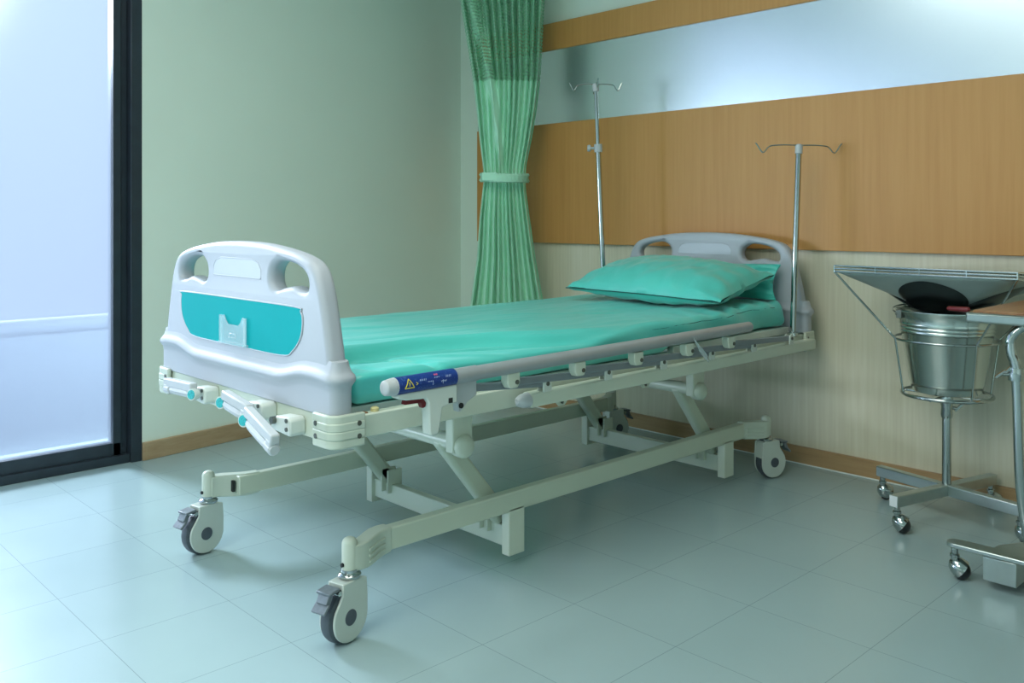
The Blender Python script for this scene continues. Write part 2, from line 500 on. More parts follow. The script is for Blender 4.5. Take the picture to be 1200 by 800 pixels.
def ridge_z(x):
    a = abs(x)
    return 0.618 + 0.022 * sstep(0.22, 0.36, a) - 0.006 * sstep(0.40, 0.48, a)
def board_base(m, yc, th, half, z0, dz=0.0):
    # rounded rectangle in plan, bulging rib along the top
    ring = []
    rc = 0.022
    for cxs, cys, a0 in ((half - rc, th / 2 - rc, 0), (-half + rc, th / 2 - rc, 90), (-half + rc, -th / 2 + rc, 180), (half - rc, -th / 2 + rc, 270)):
        arc = [(cxs + rc * math.cos(math.radians(a0 + t)), cys + rc * math.sin(math.radians(a0 + t)), math.cos(math.radians(a0 + t)), math.sin(math.radians(a0 + t))) for t in (0, 22, 45, 68, 90)]
        ring += arc
        if a0 in (0, 180):   # long side fill
            nx = cxs * -1
            for k in range(1, 36):
                t = k / 36; ring.append((cxs + (-2 * cxs) * t, arc[-1][1], 0, 1 if a0 == 0 else -1))
    lv = [(None, 0), (-0.030, 0.0), (-0.017, 0.001), (-0.011, 0.005), (-0.005, 0.0095), (0.001, 0.0105), (0.007, 0.0085), (0.013, 0.003), (0.019, -0.001), (0.028, -0.004), (0.040, -0.007)]
    vs = []
    n = len(ring)
    for l, off in lv:
        for (x, y, nx, ny) in ring:
            z = z0 if l is None else ridge_z(x) + l + dz
            vs.append((CX + x + nx * off, yc + y + ny * off, z))
    fs = [tuple(range(n - 1, -1, -1)), tuple((len(lv) - 1) * n + k for k in range(n))]
    for i in range(len(lv) - 1):
        for k in range(n):
            k2 = (k + 1) % n; fs.append((i * n + k, i * n + k2, (i + 1) * n + k2, (i + 1) * n + k))
    m.add(vs, fs)
def make_board(name, yc, front):
    m = M()
    board_solid(m, yc, 0.050, 0.017)
    board_base(m, yc, 0.058, 0.473, 0.553)
    b = obj(name, m, 'board_plastic', bed, smooth=50)
    # shallow label field between the hand holes, outlined by a fine rib
    yf = yc - 0.0255
    fld = [(-0.132, 0.848), (-0.131, 0.872), (-0.118, 0.888), (-0.088, 0.896), (0.088, 0.896), (0.118, 0.888), (0.131, 0.872), (0.132, 0.848)]
    r = M().tube([(CX + x, yf + 0.0006, z) for x, z in fld], 0.0016, 6, closed=True)
    obj('label_field_rim', r, 'board_plastic', b)
    f = M().prism(fld, (CX, yf + 0.0006, 0), (1, 0, 0), (0, 0, 1), 0.001)
    obj('label_field', f, 'recess_plastic', b)
    return b
footboard = make_board('footboard', 1.118, True)
headboard = make_board('headboard', 3.262, False)
# turquoise inlay and clear chart holder on the footboard
YF = 1.118 - 0.0255
inl = catmull([(-0.322, 0.790, 0), (0, 0.791, 0), (0.300, 0.790, 0), (0.328, 0.780, 0), (0.336, 0.757, 0), (0.326, 0.718, 0), (0.290, 0.684, 0), (0.238, 0.668, 0), (0, 0.667, 0), (-0.238, 0.668, 0), (-0.290, 0.684, 0), (-0.326, 0.718, 0), (-0.336, 0.757, 0), (-0.332, 0.780, 0)], 5)
m = M().prism([(p.x, p.y) for p in inl], (CX, YF - 0.0008, 0), (1, 0, 0), (0, 0, 1), 0.002)
inlay = obj('colour_inlay', m, 'turquoise_inlay', footboard, label='turquoise inlay panel')
m = M().tube([(CX + p.x, YF - 0.0006, p.y) for p in inl], 0.0022, 6, closed=True)
obj('inlay_rim', m, 'board_plastic', footboard)
hol = [(-0.070, 0.674), (0.070, 0.674), (0.070, 0.741), (0.052, 0.745), (0.040, 0.730), (0.028, 0.722), (-0.028, 0.722), (-0.040, 0.730), (-0.052, 0.745), (-0.070, 0.741)]
m = M().prism(hol, (CX, YF - 0.008, 0), (1, 0, 0), (0, 0, 1), 0.003)
m.box(CX - 0.071, CX + 0.071, YF - 0.016, YF - 0.002, 0.670, 0.675)
for sx in (-1, 1):
    m.tube([(CX + sx * 0.068, YF - 0.010, 0.672), (CX + sx * 0.068, YF - 0.010, 0.744)], 0.0045, 8)
m.tube([(CX - 0.02, YF - 0.011, 0.689), (CX - 0.016, YF - 0.011, 0.699), (CX + 0.016, YF - 0.011, 0.699), (CX + 0.02, YF - 0.011, 0.689), (CX - 0.02, YF - 0.011, 0.689)], 0.0016, 6)
obj('chart_holder', m, 'clear_plastic', footboard, 0.001, label='clear plastic chart holder')

# ---- upper frame
XN, XF = CX + 0.452, CX - 0.452         # side beam centre lines
m = M()
for x in (XN, XF):
    m.box(x - 0.015, x + 0.015, 1.13, 3.24, 0.494, 0.548)
objs('side_beam', m, 'bed_paint', bed, bevel=0.004)
m = M(); m.box(CX - 0.44, CX + 0.44, 1.094, 1.122, 0.490, 0.552)
obj('foot_beam', m, 'bed_paint', bed, 0.003)
m = M(); m.box(CX - 0.44, CX + 0.44, 3.25, 3.28, 0.490, 0.552)
obj('head_beam', m, 'bed_paint', bed, 0.003)
# corner bumpers, ribbed plastic with two screws on each face
def bumper(sx, sy, yc):
    m = M()
    x0 = CX + sx * 0.400; x1 = CX + sx * 0.484
    R = 0.030
    for zz, off in ((0.4925, 0.0), (0.5115, 0.0015), (0.5305, 0.0015), (0.5475, 0.0)):
        pts = []
        th = 0.012
        o = []; i_ = []
        yo = yc - sy * 0.0  # outer face y
        # L shaped plan with rounded outer corner
        o.append((x0, yo)); 
        for t in range(0, 91, 15):
            a = math.radians(t)
            o.append((x1 - sx * R + sx * (R + off) * math.sin(a), yo + sy * R - sy * (R + off) * math.cos(a)))
        o.append((x1 + sx * off, yo + sy * 0.090))
        inn = [(x1 - sx * th, yo + sy * 0.090), (x1 - sx * th, yo + sy * (th + 0.01)), (x1 - sx * (th + 0.01), yo + sy * th), (x0, yo + sy * th)]
        poly = o + inn
        if sx * sy < 0: poly = poly[::-1]
        m.prism([(p[0], p[1]) for p in poly], (0, 0, zz), (1, 0, 0), (0, 1, 0), 0.0215)
    bmp = obj('corner_bumper', m, 'boot_plastic', bed, 0.004, 2, label='ribbed cream corner bumper')
    s = M()
    for z in (0.506, 0.535):
        s.lathe([(0.0, -0.002), (0.006, -0.002), (0.006, 0.001), (0.0, 0.001)], (x0 + sx * 0.016, yc - sy * 0.001, z), (0, -sy, 0), 12)
        s.lathe([(0.0, -0.002), (0.006, -0.002), (0.006, 0.001), (0.0, 0.001)], (x1 + sx * 0.001, yc + sy * 0.072, z), (sx, 0, 0), 12)
    objs('screw', s, 'bolt_metal', bmp)
for sx in (-1, 1):
    bumper(sx, 1, 1.078); bumper(sx, -1, 3.298)

# ---- mattress platform
m = M()
for y0, y1 in ((1.16, 1.66), (1.68, 2.05), (2.07, 2.42), (2.44, 3.20)):
    zp = 0.018 if y0 > 2.4 else 0.0
    m.box(CX - 0.405, CX + 0.405, y0, y1, 0.545 + zp, 0.555 + zp)
    for x in (-1, 1):
        m.box(CX + x * 0.405 - 0.012, CX + x * 0.405 + 0.012, y0, y1, 0.530 + zp, 0.557 + zp)
obj('mattress_platform', m, 'white_plastic', bed, 0.002)
m = M()
for y in (1.5, 2.0, 2.6, 3.0): m.box(CX - 0.44, CX + 0.44, y, y + 0.03, 0.50, 0.545)
objs('cross_tube', m, 'bed_paint', bed, bevel=0.003)
# small plugs lying in the side beam next to the footboard
m = M()
m.lathe([(0, 0), (0.010, 0), (0.010, 0.008), (0.006, 0.011), (0, 0.011)], (CX + 0.452, 1.215, 0.547), (0, 0, 1), 16)
obj('beam_plug', m, 'yellow_plug', bed, label='yellow plastic plug')
m = M(); m.box(CX + 0.444, CX + 0.462, 1.165, 1.190, 0.547, 0.551)
obj('beam_plug', m, 'brown_plug', bed, 0.001, label='brown plug')

# ---- crank handles under the footboard
def crank(A, B, hx, hz, fold=0.018, yb=1.094):
    """A = end with the round sticker, B = far end; housing on the foot beam at x = hx"""
    A = Vector(A); B = Vector(B); d = (B - A).normalized(); L = (B - A).length
    up = Vector((0, 0, 1)); sd = d.cross(up).normalized()
    n = sd.cross(d).normalized()
    h = M()
    prof = [(-0.045, -0.018), (0.040, -0.024), (0.046, -0.018), (0.046, 0.014), (0.036, 0.020), (-0.020, 0.016), (-0.045, 0.004)]
    h.prism(prof, (hx, yb - 0.021, hz), (1, 0, 0), (0, 0, 1), 0.042)
    c = obj('crank', h, 'white_plastic', bed, 0.004, 2, label='folding crank under the footboard')
    s = M()
    for q in (-0.008, 0.012):
        s.lathe([(0, 0), (0.005, 0), (0.005, 0.003), (0, 0.003)], (hx + 0.030, yb - 0.042, hz + q), (0, -1, 0), 10)
    objs('screw', s, 'bolt_metal', c)
    s = M().tube([(hx - 0.025, yb - 0.012, hz + 0.006), (hx - 0.025, yb - 0.052, hz + 0.006)], 0.009, 14)
    obj('crank_shaft', s, 'bolt_metal', c)
    arm = M()
    arm.beam(A + n * (fold + 0.003) + d * 0.004, B + n * (fold + 0.003), 0.022, 0.024, n)
    arm.beam(B - d * 0.016 - n * 0.004, B - d * 0.016 + n * fold, 0.024, 0.028, d)
    obj('crank_arm', arm, 'grey_plastic', c, 0.004, 2)
    # grip with flats
    g = M()
    pts = [A + d * (L * t) for t in (0.10, 0.16, 0.2, 0.4, 0.6, 0.76, 0.79)]
    g.tube(pts, 0.012, 8, rs=[0.010, 0.0125, 0.013, 0.0135, 0.0135, 0.013, 0.011])
    g.tube([A + d * (L * 0.79), A + d * (L * 0.80), A + d * (L * 0.97), A + d * L], 0.014, 10, rs=[0.012, 0.0145, 0.0145, 0.011])
    obj('crank_grip', g, 'grey_plastic', c, smooth=30)
    st = M()
    ax = Vector((0.35, -0.93, 0.08)).normalized()
    st.lathe([(0, -0.018), (0.014, -0.018), (0.0155, -0.010), (0.0155, 0.0), (0, 0.0)], A + ax * 0.012, ax, 20)
    obj('crank_knuckle', st, 'white_plastic', c)
    st = M(); st.lathe([(0, 0), (0.0125, 0.0), (0.0120, 0.0015), (0, 0.0015)], A + ax * 0.0125, ax, 20)
    obj('round_sticker', st, 'turquoise_sticker', c, label='round turquoise arrow sticker')
crank((-2.298, 1.030, 0.532), (-2.500, 1.040, 0.520), -2.330, 0.526, 0.014)
crank((-2.088, 1.010, 0.545), (-1.951, 1.010, 0.527), -2.020, 0.532, 0.018)
crank((-1.929, 0.990, 0.530), (-1.752, 0.965, 0.496), -1.885, 0.518, 0.021)

# ---- guard rail folded down on the near side
XR = CX + 0.545
rail = M()
rail.tube([(XR, 1.285, 0.6195), (XR, 2.70, 0.629)], 0.0178, 20)
gr = obj('guard_rail', rail, 'grey_rail', bed, 0.003, label='grey side rail folded down along the mattress')
m = M()
m.tube([(XR, 1.172, 0.6185), (XR, 1.176, 0.6185), (XR, 1.200, 0.619)], 0.018, 20, rs=[0.012, 0.0175, 0.0205])
m.tube([(XR, 1.20, 0.6190), (XR, 1.205, 0.619)], 0.0205, 20)
obj('rail_end_cap', m, 'grey_plastic', gr, 0.002, label='rounded grey cap')
m = M(); m.tube([(XR, 1.375, 0.6200), (XR, 1.45, 0.6207)], 0.0192, 20)
obj('rail_sleeve', m, 'grey_rail', gr)
lab = obj('warning_label', M().tube([(XR, 1.203, 0.619), (XR, 1.376, 0.6202)], 0.0203, 28), 'blue_warning_label', gr, label='blue warning label with a yellow triangle')
def on_label(y, a, r=0.0207):
    # a = angle on the tube, 0 faces +x, 90 faces up
    a = math.radians(a)
    return Vector((XR + r * math.cos(a), y, 0.6195 + r * math.sin(a)))
m = M()
def label_line(y0, a0, y1, a1, n=8):
    return [on_label(y0 + (y1 - y0) * k / n, a0 + (a1 - a0) * k / n) for k in range(n + 1)]
m.tube(label_line(1.219, -14, 1.245, -14) + label_line(1.245, -14, 1.232, 46)[1:] + label_line(1.232, 46, 1.219, -14)[1:], 0.0012, 5)
m.tube(label_line(1.232, 22, 1.232, -2), 0.0011, 5)
m.tube([on_label(1.251, 16), on_label(1.256, 8), on_label(1.251, 0)], 0.0009, 5)
obj('label_triangle', m, 'label_yellow', lab, label='yellow warning triangle')
m = M()
rr = random.Random(8)
for y, a0, a1, n in ((1.262, 20, 32, 5), (1.285, 6, 12, 4), (1.305, 26, 34, 4), (1.325, -6, 4, 4), (1.340, 20, 34, 4)):
    for k in range(n):
        yy = y + k * 0.0042
        m.tube([on_label(yy, a0), on_label(yy + 0.002, a1)], 0.0006, 4)
m.tube([on_label(1.300, -18), on_label(1.300, 8)], 0.0006, 4)
m.tube([on_label(1.330, -18), on_label(1.330, 8)], 0.0006, 4)
objs('label_text', m, 'label_white', lab, label='small pale lettering')
m = M()
m.tube([on_label(1.308, 44), on_label(1.316, 56)], 0.0010, 5); m.tube([on_label(1.308, 56), on_label(1.316, 44)], 0.0010, 5)
m.tube([on_label(1.306, 50), on_label(1.318, 50)], 0.0010, 5)
objs('label_star', m, 'label_red', lab, label='pink star mark')

# release latch body under the handle
m = M()
m.prism([(1.205, 0.592), (1.205, 0.602), (1.380, 0.604), (1.380, 0.560), (1.335, 0.554), (1.325, 0.500), (1.318, 0.492), (1.300, 0.492), (1.296, 0.500), (1.293, 0.570), (1.285, 0.582), (1.230, 0.585)],
        (XR - 0.002, 0, 0), (0, 1, 0), (0, 0, 1), 0.030)
latch = obj('latch_body', m, 'white_plastic', gr, 0.004, 2, label='white latch housing')
m = M(); m.box(XR + 0.0125, XR + 0.0145, 1.352, 1.364, 0.562, 0.574)
obj('latch_slot', m, 'dark_slot', latch)
m = M(); m.prism([(1.232, 0.573), (1.234, 0.583), (1.288, 0.586), (1.296, 0.578), (1.292, 0.560), (1.284, 0.558), (1.278, 0.572)], (XR - 0.006, 0, 0), (0, 1, 0), (0, 0, 1), 0.016)
obj('release_lever', m, 'red_plastic', latch, 0.002, label='dark red release lever')
m = M()
m.prism([(1.380, 0.570), (1.380, 0.602), (1.455, 0.604), (1.455, 0.566), (1.425, 0.552), (1.405, 0.532), (1.395, 0.532), (1.392, 0.556)], (XR - 0.012, 0, 0), (0, 1, 0), (0, 0, 1), 0.020)
lug = obj('strut_lug', m, 'grey_plastic', gr, 0.003)
m = M(); m.lathe([(0, 0), (0.007, 0), (0.007, 0.003), (0, 0.003)], (XR - 0.002, 1.403, 0.547), (1, 0, 0), 12)
obj('bolt', m, 'dark_slot', lug)

# mounting beam along the side
XB = CX + 0.500
m = M()
m.box(XB - 0.018, XB + 0.018, 1.672, 3.225, 0.497, 0.535)
mb = obj('mounting_beam', m, 'bed_paint', gr, 0.004)
m = M(); m.tube([(XB, 1.633, 0.516), (XB, 1.640, 0.516), (XB, 1.655, 0.516), (XB, 1.674, 0.516)], 0.02, 20, rs=[0.006, 0.014, 0.019, 0.0205])
obj('beam_end_cap', m, 'grey_plastic', mb, label='rounded grey beam cap')
ups = [1.571, 1.825, 2.082, 2.340, 2.578]
los = [1.726, 1.980, 2.245, 2.509, 2.769, 3.029]
starts = [1.40] + ups
for i in range(6):
    y0, y1 = starts[i], los[i]
    s = M(); s.beam((XR - 0.020, y0 + 0.01, 0.578 if i else 0.585), (XB + 0.014, y1, 0.556), 0.012, 0.020)
    obj('rail_strut', s, 'blue_grey_strut', gr, 0.004, label='flat blue-grey folding strut')
for y in ups:
    k = M()
    k.prism([(y - 0.022, 0.607), (y + 0.022, 0.607), (y + 0.022, 0.580), (y + 0.014, 0.568), (y - 0.012, 0.568), (y - 0.022, 0.582)], (XR - 0.003, 0, 0), (0, 1, 0), (0, 0, 1), 0.026)
    kb = obj('upper_bracket', k, 'bed_paint', gr, 0.003)
    k = M().lathe([(0, 0), (0.006, 0), (0.006, 0.003), (0, 0.003)], (XR + 0.010, y + 0.010, 0.583), (1, 0, 0), 12)
    obj('rivet', k, 'bolt_metal', kb)
for y in los:
    k = M()
    arc = [(y + 0.016 * math.cos(a), 0.556 + 0.016 * math.sin(a)) for a in [PI * t / 8 for t in range(9)]]
    k.prism([(y - 0.016, 0.534), (y + 0.016, 0.534)] + arc, (XB + 0.022, 0, 0), (0, 1, 0), (0, 0, 1), 0.005)
    k.prism([(y - 0.016, 0.534), (y + 0.016, 0.534)] + arc, (XB + 0.002, 0, 0), (0, 1, 0), (0, 0, 1), 0.004)
    kb = objs('lower_bracket', k, 'white_plastic', gr, bevel=0.001)[0]
    k = M().lathe([(0, 0), (0.006, 0), (0.006, 0.003), (0, 0.003)], (XB + 0.024, y, 0.556), (1, 0, 0), 12)
    obj('rivet', k, 'bolt_metal', kb)
# clear plastic stop tag hanging on the fourth strut
y = 2.368
k = M().prism([(y - 0.030, 0.628), (y + 0.048, 0.566), (y + 0.056, 0.540), (y + 0.012, 0.572)], (XR + 0.021, 0, 0), (0, 1, 0), (0, 0, 1), 0.002)
obj('plastic_tag', k, 'clear_plastic', gr, label='clear plastic wedge')
# hanging ears below the mounting beam
for y in (1.827, 2.206):
    k = M().prism([(y - 0.035, 0.499), (y + 0.035, 0.499), (y + 0.012, 0.476), (y - 0.012, 0.476)], (XB - 0.02, 0, 0), (0, 1, 0), (0, 0, 1), 0.004)
    e = obj('beam_ear', k, 'bed_paint', mb, 0.001)
    k = M().lathe([(0, 0), (0.005, 0), (0.005, 0.003), (0, 0.003)], (XB - 0.018, y, 0.486), (1, 0, 0), 10)
    obj('rivet', k, 'bolt_metal', e)

# ---- base: two rails, two cross members, lifting linkage, four casters
HX = 0.338
RZ0, RZ1 = 0.163, 0.220
for sx in (1, -1):
    x = CX + sx * (HX + 0.0) 
    m = M().box(x - 0.016, x + 0.016, 1.285 if sx > 0 else 1.264, 3.03, RZ0, RZ1)
    br = obj('base_rail', m, 'base_paint', bed, 0.004)
for yc in (1.745, 2.845):
    m = M()
    m.box(CX - 0.325, CX + 0.325, yc + 0.012, yc + 0.042, 0.056, 0.116)
    for sx in (-1, 1):
        x = CX + sx * HX
        m.box(x - 0.016, x + 0.016, yc, yc + 0.062, 0.038, RZ0 + 0.01)
    for sx in (-1, 1):
        xx = CX + sx * 0.262
        m.box(xx - 0.003, xx + 0.003, yc - 0.004, yc + 0.055, 0.088, 0.165)
        m.box(xx - sx * 0.034 - 0.003, xx - sx * 0.034 + 0.003, yc - 0.004, yc + 0.055, 0.088, 0.165)
    cm = obj('cross_member', m, 'bed_paint', bed, 0.003)
    # lifting arms and torsion tube
    yt = yc - 0.185; zt = 0.392
    t = M().tube([(CX - 0.335, yt, zt), (CX + 0.335, yt, zt)], 0.021, 20)
    obj('torsion_tube', t, 'bed_paint', bed)
    for sx in (-1, 1):
        xx = CX + sx * 0.279
        a_ = M()
        p = Vector((xx, yt, zt)); q = Vector((xx, yc + 0.025, 0.138))
        d_ = (q - p).normalized(); nn_ = Vector((1, 0, 0)).cross(d_).normalized()
        # channel section: web and two flanges
        prof = [(-0.026, 0), (0.026, 0)]
        a_.beam(p, q, 0.040, 0.052, nn_, ends=(0.01, 0.02))
        la = obj('lift_arm', a_, 'base_paint', bed, 0.012, 3)
        bt = M()
        for s2 in (-1, 1):
            bt.lathe([(0, 0), (0.0065, 0), (0.0065, 0.004), (0.004, 0.006), (0, 0.006)], q + Vector((s2 * 0.0205, 0, 0)), (s2, 0, 0), 12)
        objs('pivot_bolt', bt, 'steel', la)
        # drop plate from the side of the bed with a round boss
        xp = CX + sx * 0.352
        dp = M().box(xp - 0.016, xp + 0.016, yt - 0.035, yt + 0.035, zt - 0.020, 0.500)
        dd = obj('drop_bracket', dp, 'bed_paint', bed, 0.004)
        bo = M().lathe([(0, -0.03), (0.026, -0.03), (0.030, -0.024), (0.031, 0.0), (0.029, 0.010), (0.022, 0.017), (0.008, 0.019), (0, 0.019)], (xp + sx * 0.020, yt, zt - 0.004), (sx, 0, 0), 28)
        obj('round_boss', bo, 'bed_paint', dd)
# actuator ears hanging from the tubes
for yt in (2.66,):
    m = M().prism([(-0.04, 0.47), (0.04, 0.47), (0.012, 0.41), (-0.012, 0.41)], (CX + 0.18, yt - 0.06, 0), (0, 1, 0), (0, 0, 1), 0.03)
    e = obj('actuator_ear', m, 'bed_paint', bed, 0.003)

def caster(sx, end, wheel_ang, stem_y, rail_end):
    """end = -1 foot, +1 head. wheel_ang rotates the fork about the stem."""
    xs = CX + sx * 0.384
    xr = CX + sx * HX
    m = M()
    m.tube([(xs, stem_y, 0.160), (xs, stem_y, 0.228), (xs, stem_y, 0.236), (xs, stem_y, 0.240)], 0.0185, 24, rs=[0.0185, 0.0185, 0.0155, 0.008])
    # boot between rail and stem
    k = 7
    secs = []
    for i in range(k):
        t = i / (k - 1)
        y = rail_end + (-end) * 0.030 + ((stem_y) - (rail_end + (-end) * 0.030)) * t
        x = xr + (xs - xr) * sstep(0.15, 0.9, t)
        hw = 0.0175 + 0.006 * math.sin(PI * t)
        z0 = RZ0 - 0.003 - 0.004 * math.sin(PI * min(1, t * 1.2)); z1 = RZ1 + 0.003
        hi = hw if sx > 0 or end > 0 else 0.0125 - 0.004 * sstep(0.2, 0.8, t) + (xr - x) * 0.25
        secs.append([(x - hw, y, z0), (x + hi, y, z0), (x + hi, y, z1), (x - hw, y, z1)])
    vs = [p for s_ in secs for p in s_]
    fs = [(0, 1, 2, 3), tuple((k - 1) * 4 + q for q in (3, 2, 1, 0))]
    for i in range(k - 1):
        for q in range(4):
            q2 = (q + 1) % 4; fs.append((i * 4 + q, i * 4 + q2, (i + 1) * 4 + q2, (i + 1) * 4 + q))
    m.add(vs, fs)
    boot = obj('caster_socket', m, 'boot_plastic', bed, 0.004, 3, smooth=50)
    # outer ribs
    rb = M()
    for z in (0.172, 0.186, 0.200):
        pts = []
        for i in range(1, k):
            t = i / (k - 1)
            if t > 0.75: break
            s_ = secs[i]; xo = s_[1][0] if sx > 0 else s_[0][0]
            pts.append((xo + sx * 0.000, s_[0][1], z))
        if len(pts) > 1: rb.tube(pts, 0.0035, 8)
    obj('socket_rib', rb, 'boot_plastic', boot)
    if sx < 0 and end < 0:
        sl = M().box(xr - 0.030, xr + 0.0005, rail_end - 0.054, rail_end - 0.046, 0.174, 0.207)
        obj('socket_slot', sl, 'dark_slot', boot)
    sc_ = M().lathe([(0, 0), (0.005, 0), (0.005, 0.006), (0, 0.007)], (xs, stem_y + end * 0.017, 0.178), (0, end, 0), 10)
    obj('set_screw', sc_, 'dark_slot', boot)
    # caster body, local frame: u = rolling direction (trail), w = axle direction
    c = M()
    A_ = math.radians(wheel_ang)
    u = Vector((math.cos(A_), math.sin(A_), 0)); w = Vector((-math.sin(A_), math.cos(A_), 0)); Z = Vector((0, 0, 1))
    wc = Vector((xs, stem_y, 0.0625)) + u * 0.022
    ring = M().lathe([(0.0, 0.146), (0.026, 0.146), (0.028, 0.149), (0.028, 0.153), (0.024, 0.157), (0.020, 0.159), (0.020, 0.166), (0, 0.166)], (xs, stem_y, 0), (0, 0, 1), 28)
    # fork shell: two teardrop cheeks joined by a crown
    def cheek(off, th):
        poly = [(math.cos(math.radians(t)) * 0.0535, math.sin(math.radians(t)) * 0.0565 - 0.001) for t in range(-90, 36, 9)]
        poly += [(0.034, 0.044), (0.026, 0.056), (0.024, 0.083), (-0.040, 0.084), (-0.056, 0.078), (-0.0590, 0.040)]
        poly += [(math.cos(math.radians(t)) * 0.0590, math.sin(math.radians(t)) * 0.0575 - 0.001) for t in range(180, 270, 9)]
        c.prism(poly, wc + w * off, u, Z, th)
    cheek(0.0215, 0.007); cheek(-0.0215, 0.007)
    c.prism([(0.022, 0.068), (0.024, 0.083), (-0.040, 0.084), (-0.050, 0.076), (-0.0585, 0.040), (-0.060, 0.018), (-0.050, 0.050), (-0.036, 0.066)], wc, u, Z, 0.044)
    body = obj('caster', c, 'caster_plastic', bed, 0.004, 3, label='twin-cheek caster with a foot brake', smooth=50)
    obj('swivel_ring', ring, 'chrome', body)
    tyre = M().lathe([(0.040, -0.0165), (0.054, -0.0165), (0.0605, -0.013), (0.0625, -0.006), (0.0625, 0.006), (0.0605, 0.013), (0.054, 0.0165), (0.040, 0.0165)], wc, w, 48)
    obj('wheel', tyre, 'tyre_rubber', body, label='dark rubber tyre')
    hb = M()
    for s2 in (-1, 1):
        hb.lathe([(0, 0), (0.0185, 0), (0.0185, 0.0015), (0.016, 0.0025), (0, 0.0025)], wc + w * (s2 * 0.025), w * s2, 28)
    objs('hub_cap', hb, 'hub_grey', body)
    p = M()
    o_ = wc + u * 0.046 + Z * 0.066
    for (a0, z0), (a1, z1), wd, th_ in (((-0.014, 0.010), (0.020, 0.006), 0.044, 0.007), ((0.010, 0.002), (0.020, -0.018), 0.034, 0.014), ((0.018, -0.016), (0.036, -0.034), 0.042, 0.007)):
        p.beam(o_ + u * a0 + Z * z0, o_ + u * a1 + Z * z1, wd, th_, Z)
    bp_ = obj('brake_pedal', p, 'pedal_grey', body, 0.002)
    h = M().lathe([(0, -0.024), (0.006, -0.024), (0.006, 0.024), (0, 0.024)], o_ + u * (-0.012) + Z * 0.0, w, 12)
    obj('pedal_pin', h, 'steel', bp_)
caster(1, -1, 283, 1.190, 1.305)
caster(-1, -1, 279, 1.195, 1.305)
caster(1, 1, 90 - 20, 3.085, 3.010)
caster(-1, 1, 90 - 12, 3.085, 3.010)

# ------------------------------------------------------------------ mattress
def slab(x0, x1, y0, y1, z0, z1, nx, ny, top_fn, r=0.03):
    """closed slab: superelliptic side profile, returns M"""
    m = M()
    # cross sections along y; ring of points around
    K = nx
    ring = []
    # top from x0 to x1
    rows = []
    ys = []
    for j in range(ny + 1):
        t = j / ny; ys.append(y0 + (y1 - y0) * t)
    hz = (z1 - z0) / 2; cz = (z0 + z1) / 2
    def rowpts(y, e):
        # e: 0..1 inset at the ends (rounded)
        pts = []
        n = K
        for i in range(n + 1):
            x = x0 + (x1 - x0) * i / n
            pts.append((x, 1))
        return pts
    prof = []
    # side arc profile params: angle list
    A = [90 - 15 * i for i in range(13)]   # 90..-90
    vs = []; 
    nring = None
    for j, y in enumerate(ys):
        dy = min(y - y0, y1 - y)
        e = 1.0 if dy >= r else math.sqrt(max(0.0, 1 - (1 - dy / r) ** 2))
        zz = hz * (0.25 + 0.75 * e) if dy < r else hz
        inset = (1 - e) * r * 0.7
        ringp = []
        for i in range(K + 1):
            ringp.append((x0 + r + inset + (x1 - x0 - 2 * r - 2 * inset) * i / K, zz, 0))
        for a in A[1:-1]:
            ringp.append((x1 - inset - r + r * math.cos(math.radians(a)), zz * math.sin(math.radians(a)) if False else zz * (1 if a > 89 else math.copysign(abs(math.sin(math.radians(a))) ** 0.6, math.sin(math.radians(a)))), 1))
        for i in range(K + 1):
            ringp.append((x1 - r - inset - (x1 - x0 - 2 * r - 2 * inset) * i / K, -zz, 2))
        for a in A[1:-1]:
            ringp.append((x0 + inset + r - r * math.cos(math.radians(a)), -zz * math.copysign(abs(math.sin(math.radians(a))) ** 0.6, math.sin(math.radians(a))), 3))
        nring = len(ringp)
        for (x, z, side) in ringp:
            vs.append(Vector(top_fn(x, y, cz + z, (z + hz) / (2 * hz), side)))
    fs = []
    for j in range(len(ys) - 1):
        for k in range(nring):
            k2 = (k + 1) % nring
            fs.append((j * nring + k, j * nring + k2, (j + 1) * nring + k2, (j + 1) * nring + k))
    fs.append(tuple(range(nring - 1, -1, -1))); fs.append(tuple((len(ys) - 1) * nring + k for k in range(nring)))
    m.add(vs, fs)
    return m
MX0, MX1, MY0, MY1 = -2.60, -1.745, 1.166, 3.185
CREASES = [(-1.95, 1.24, -1.80, 1.42, 0.010, 0.013), (-1.92, 1.20, -1.78, 1.25, 0.007, 0.010), (-2.08, 1.20, -2.02, 1.85, 0.004, 0.014),
           (-2.36, 1.25, -2.28, 1.75, 0.004, 0.013), (-1.86, 1.58, -1.765, 1.95, 0.007, 0.010), (-1.88, 1.72, -1.77, 2.08, 0.005, 0.009),
           (-1.90, 1.30, -1.77, 1.62, -0.006, 0.012), (-2.20, 1.45, -2.12, 2.10, 0.0035, 0.012), (-2.25, 2.1, -2.05, 2.5, 0.003, 0.012)]
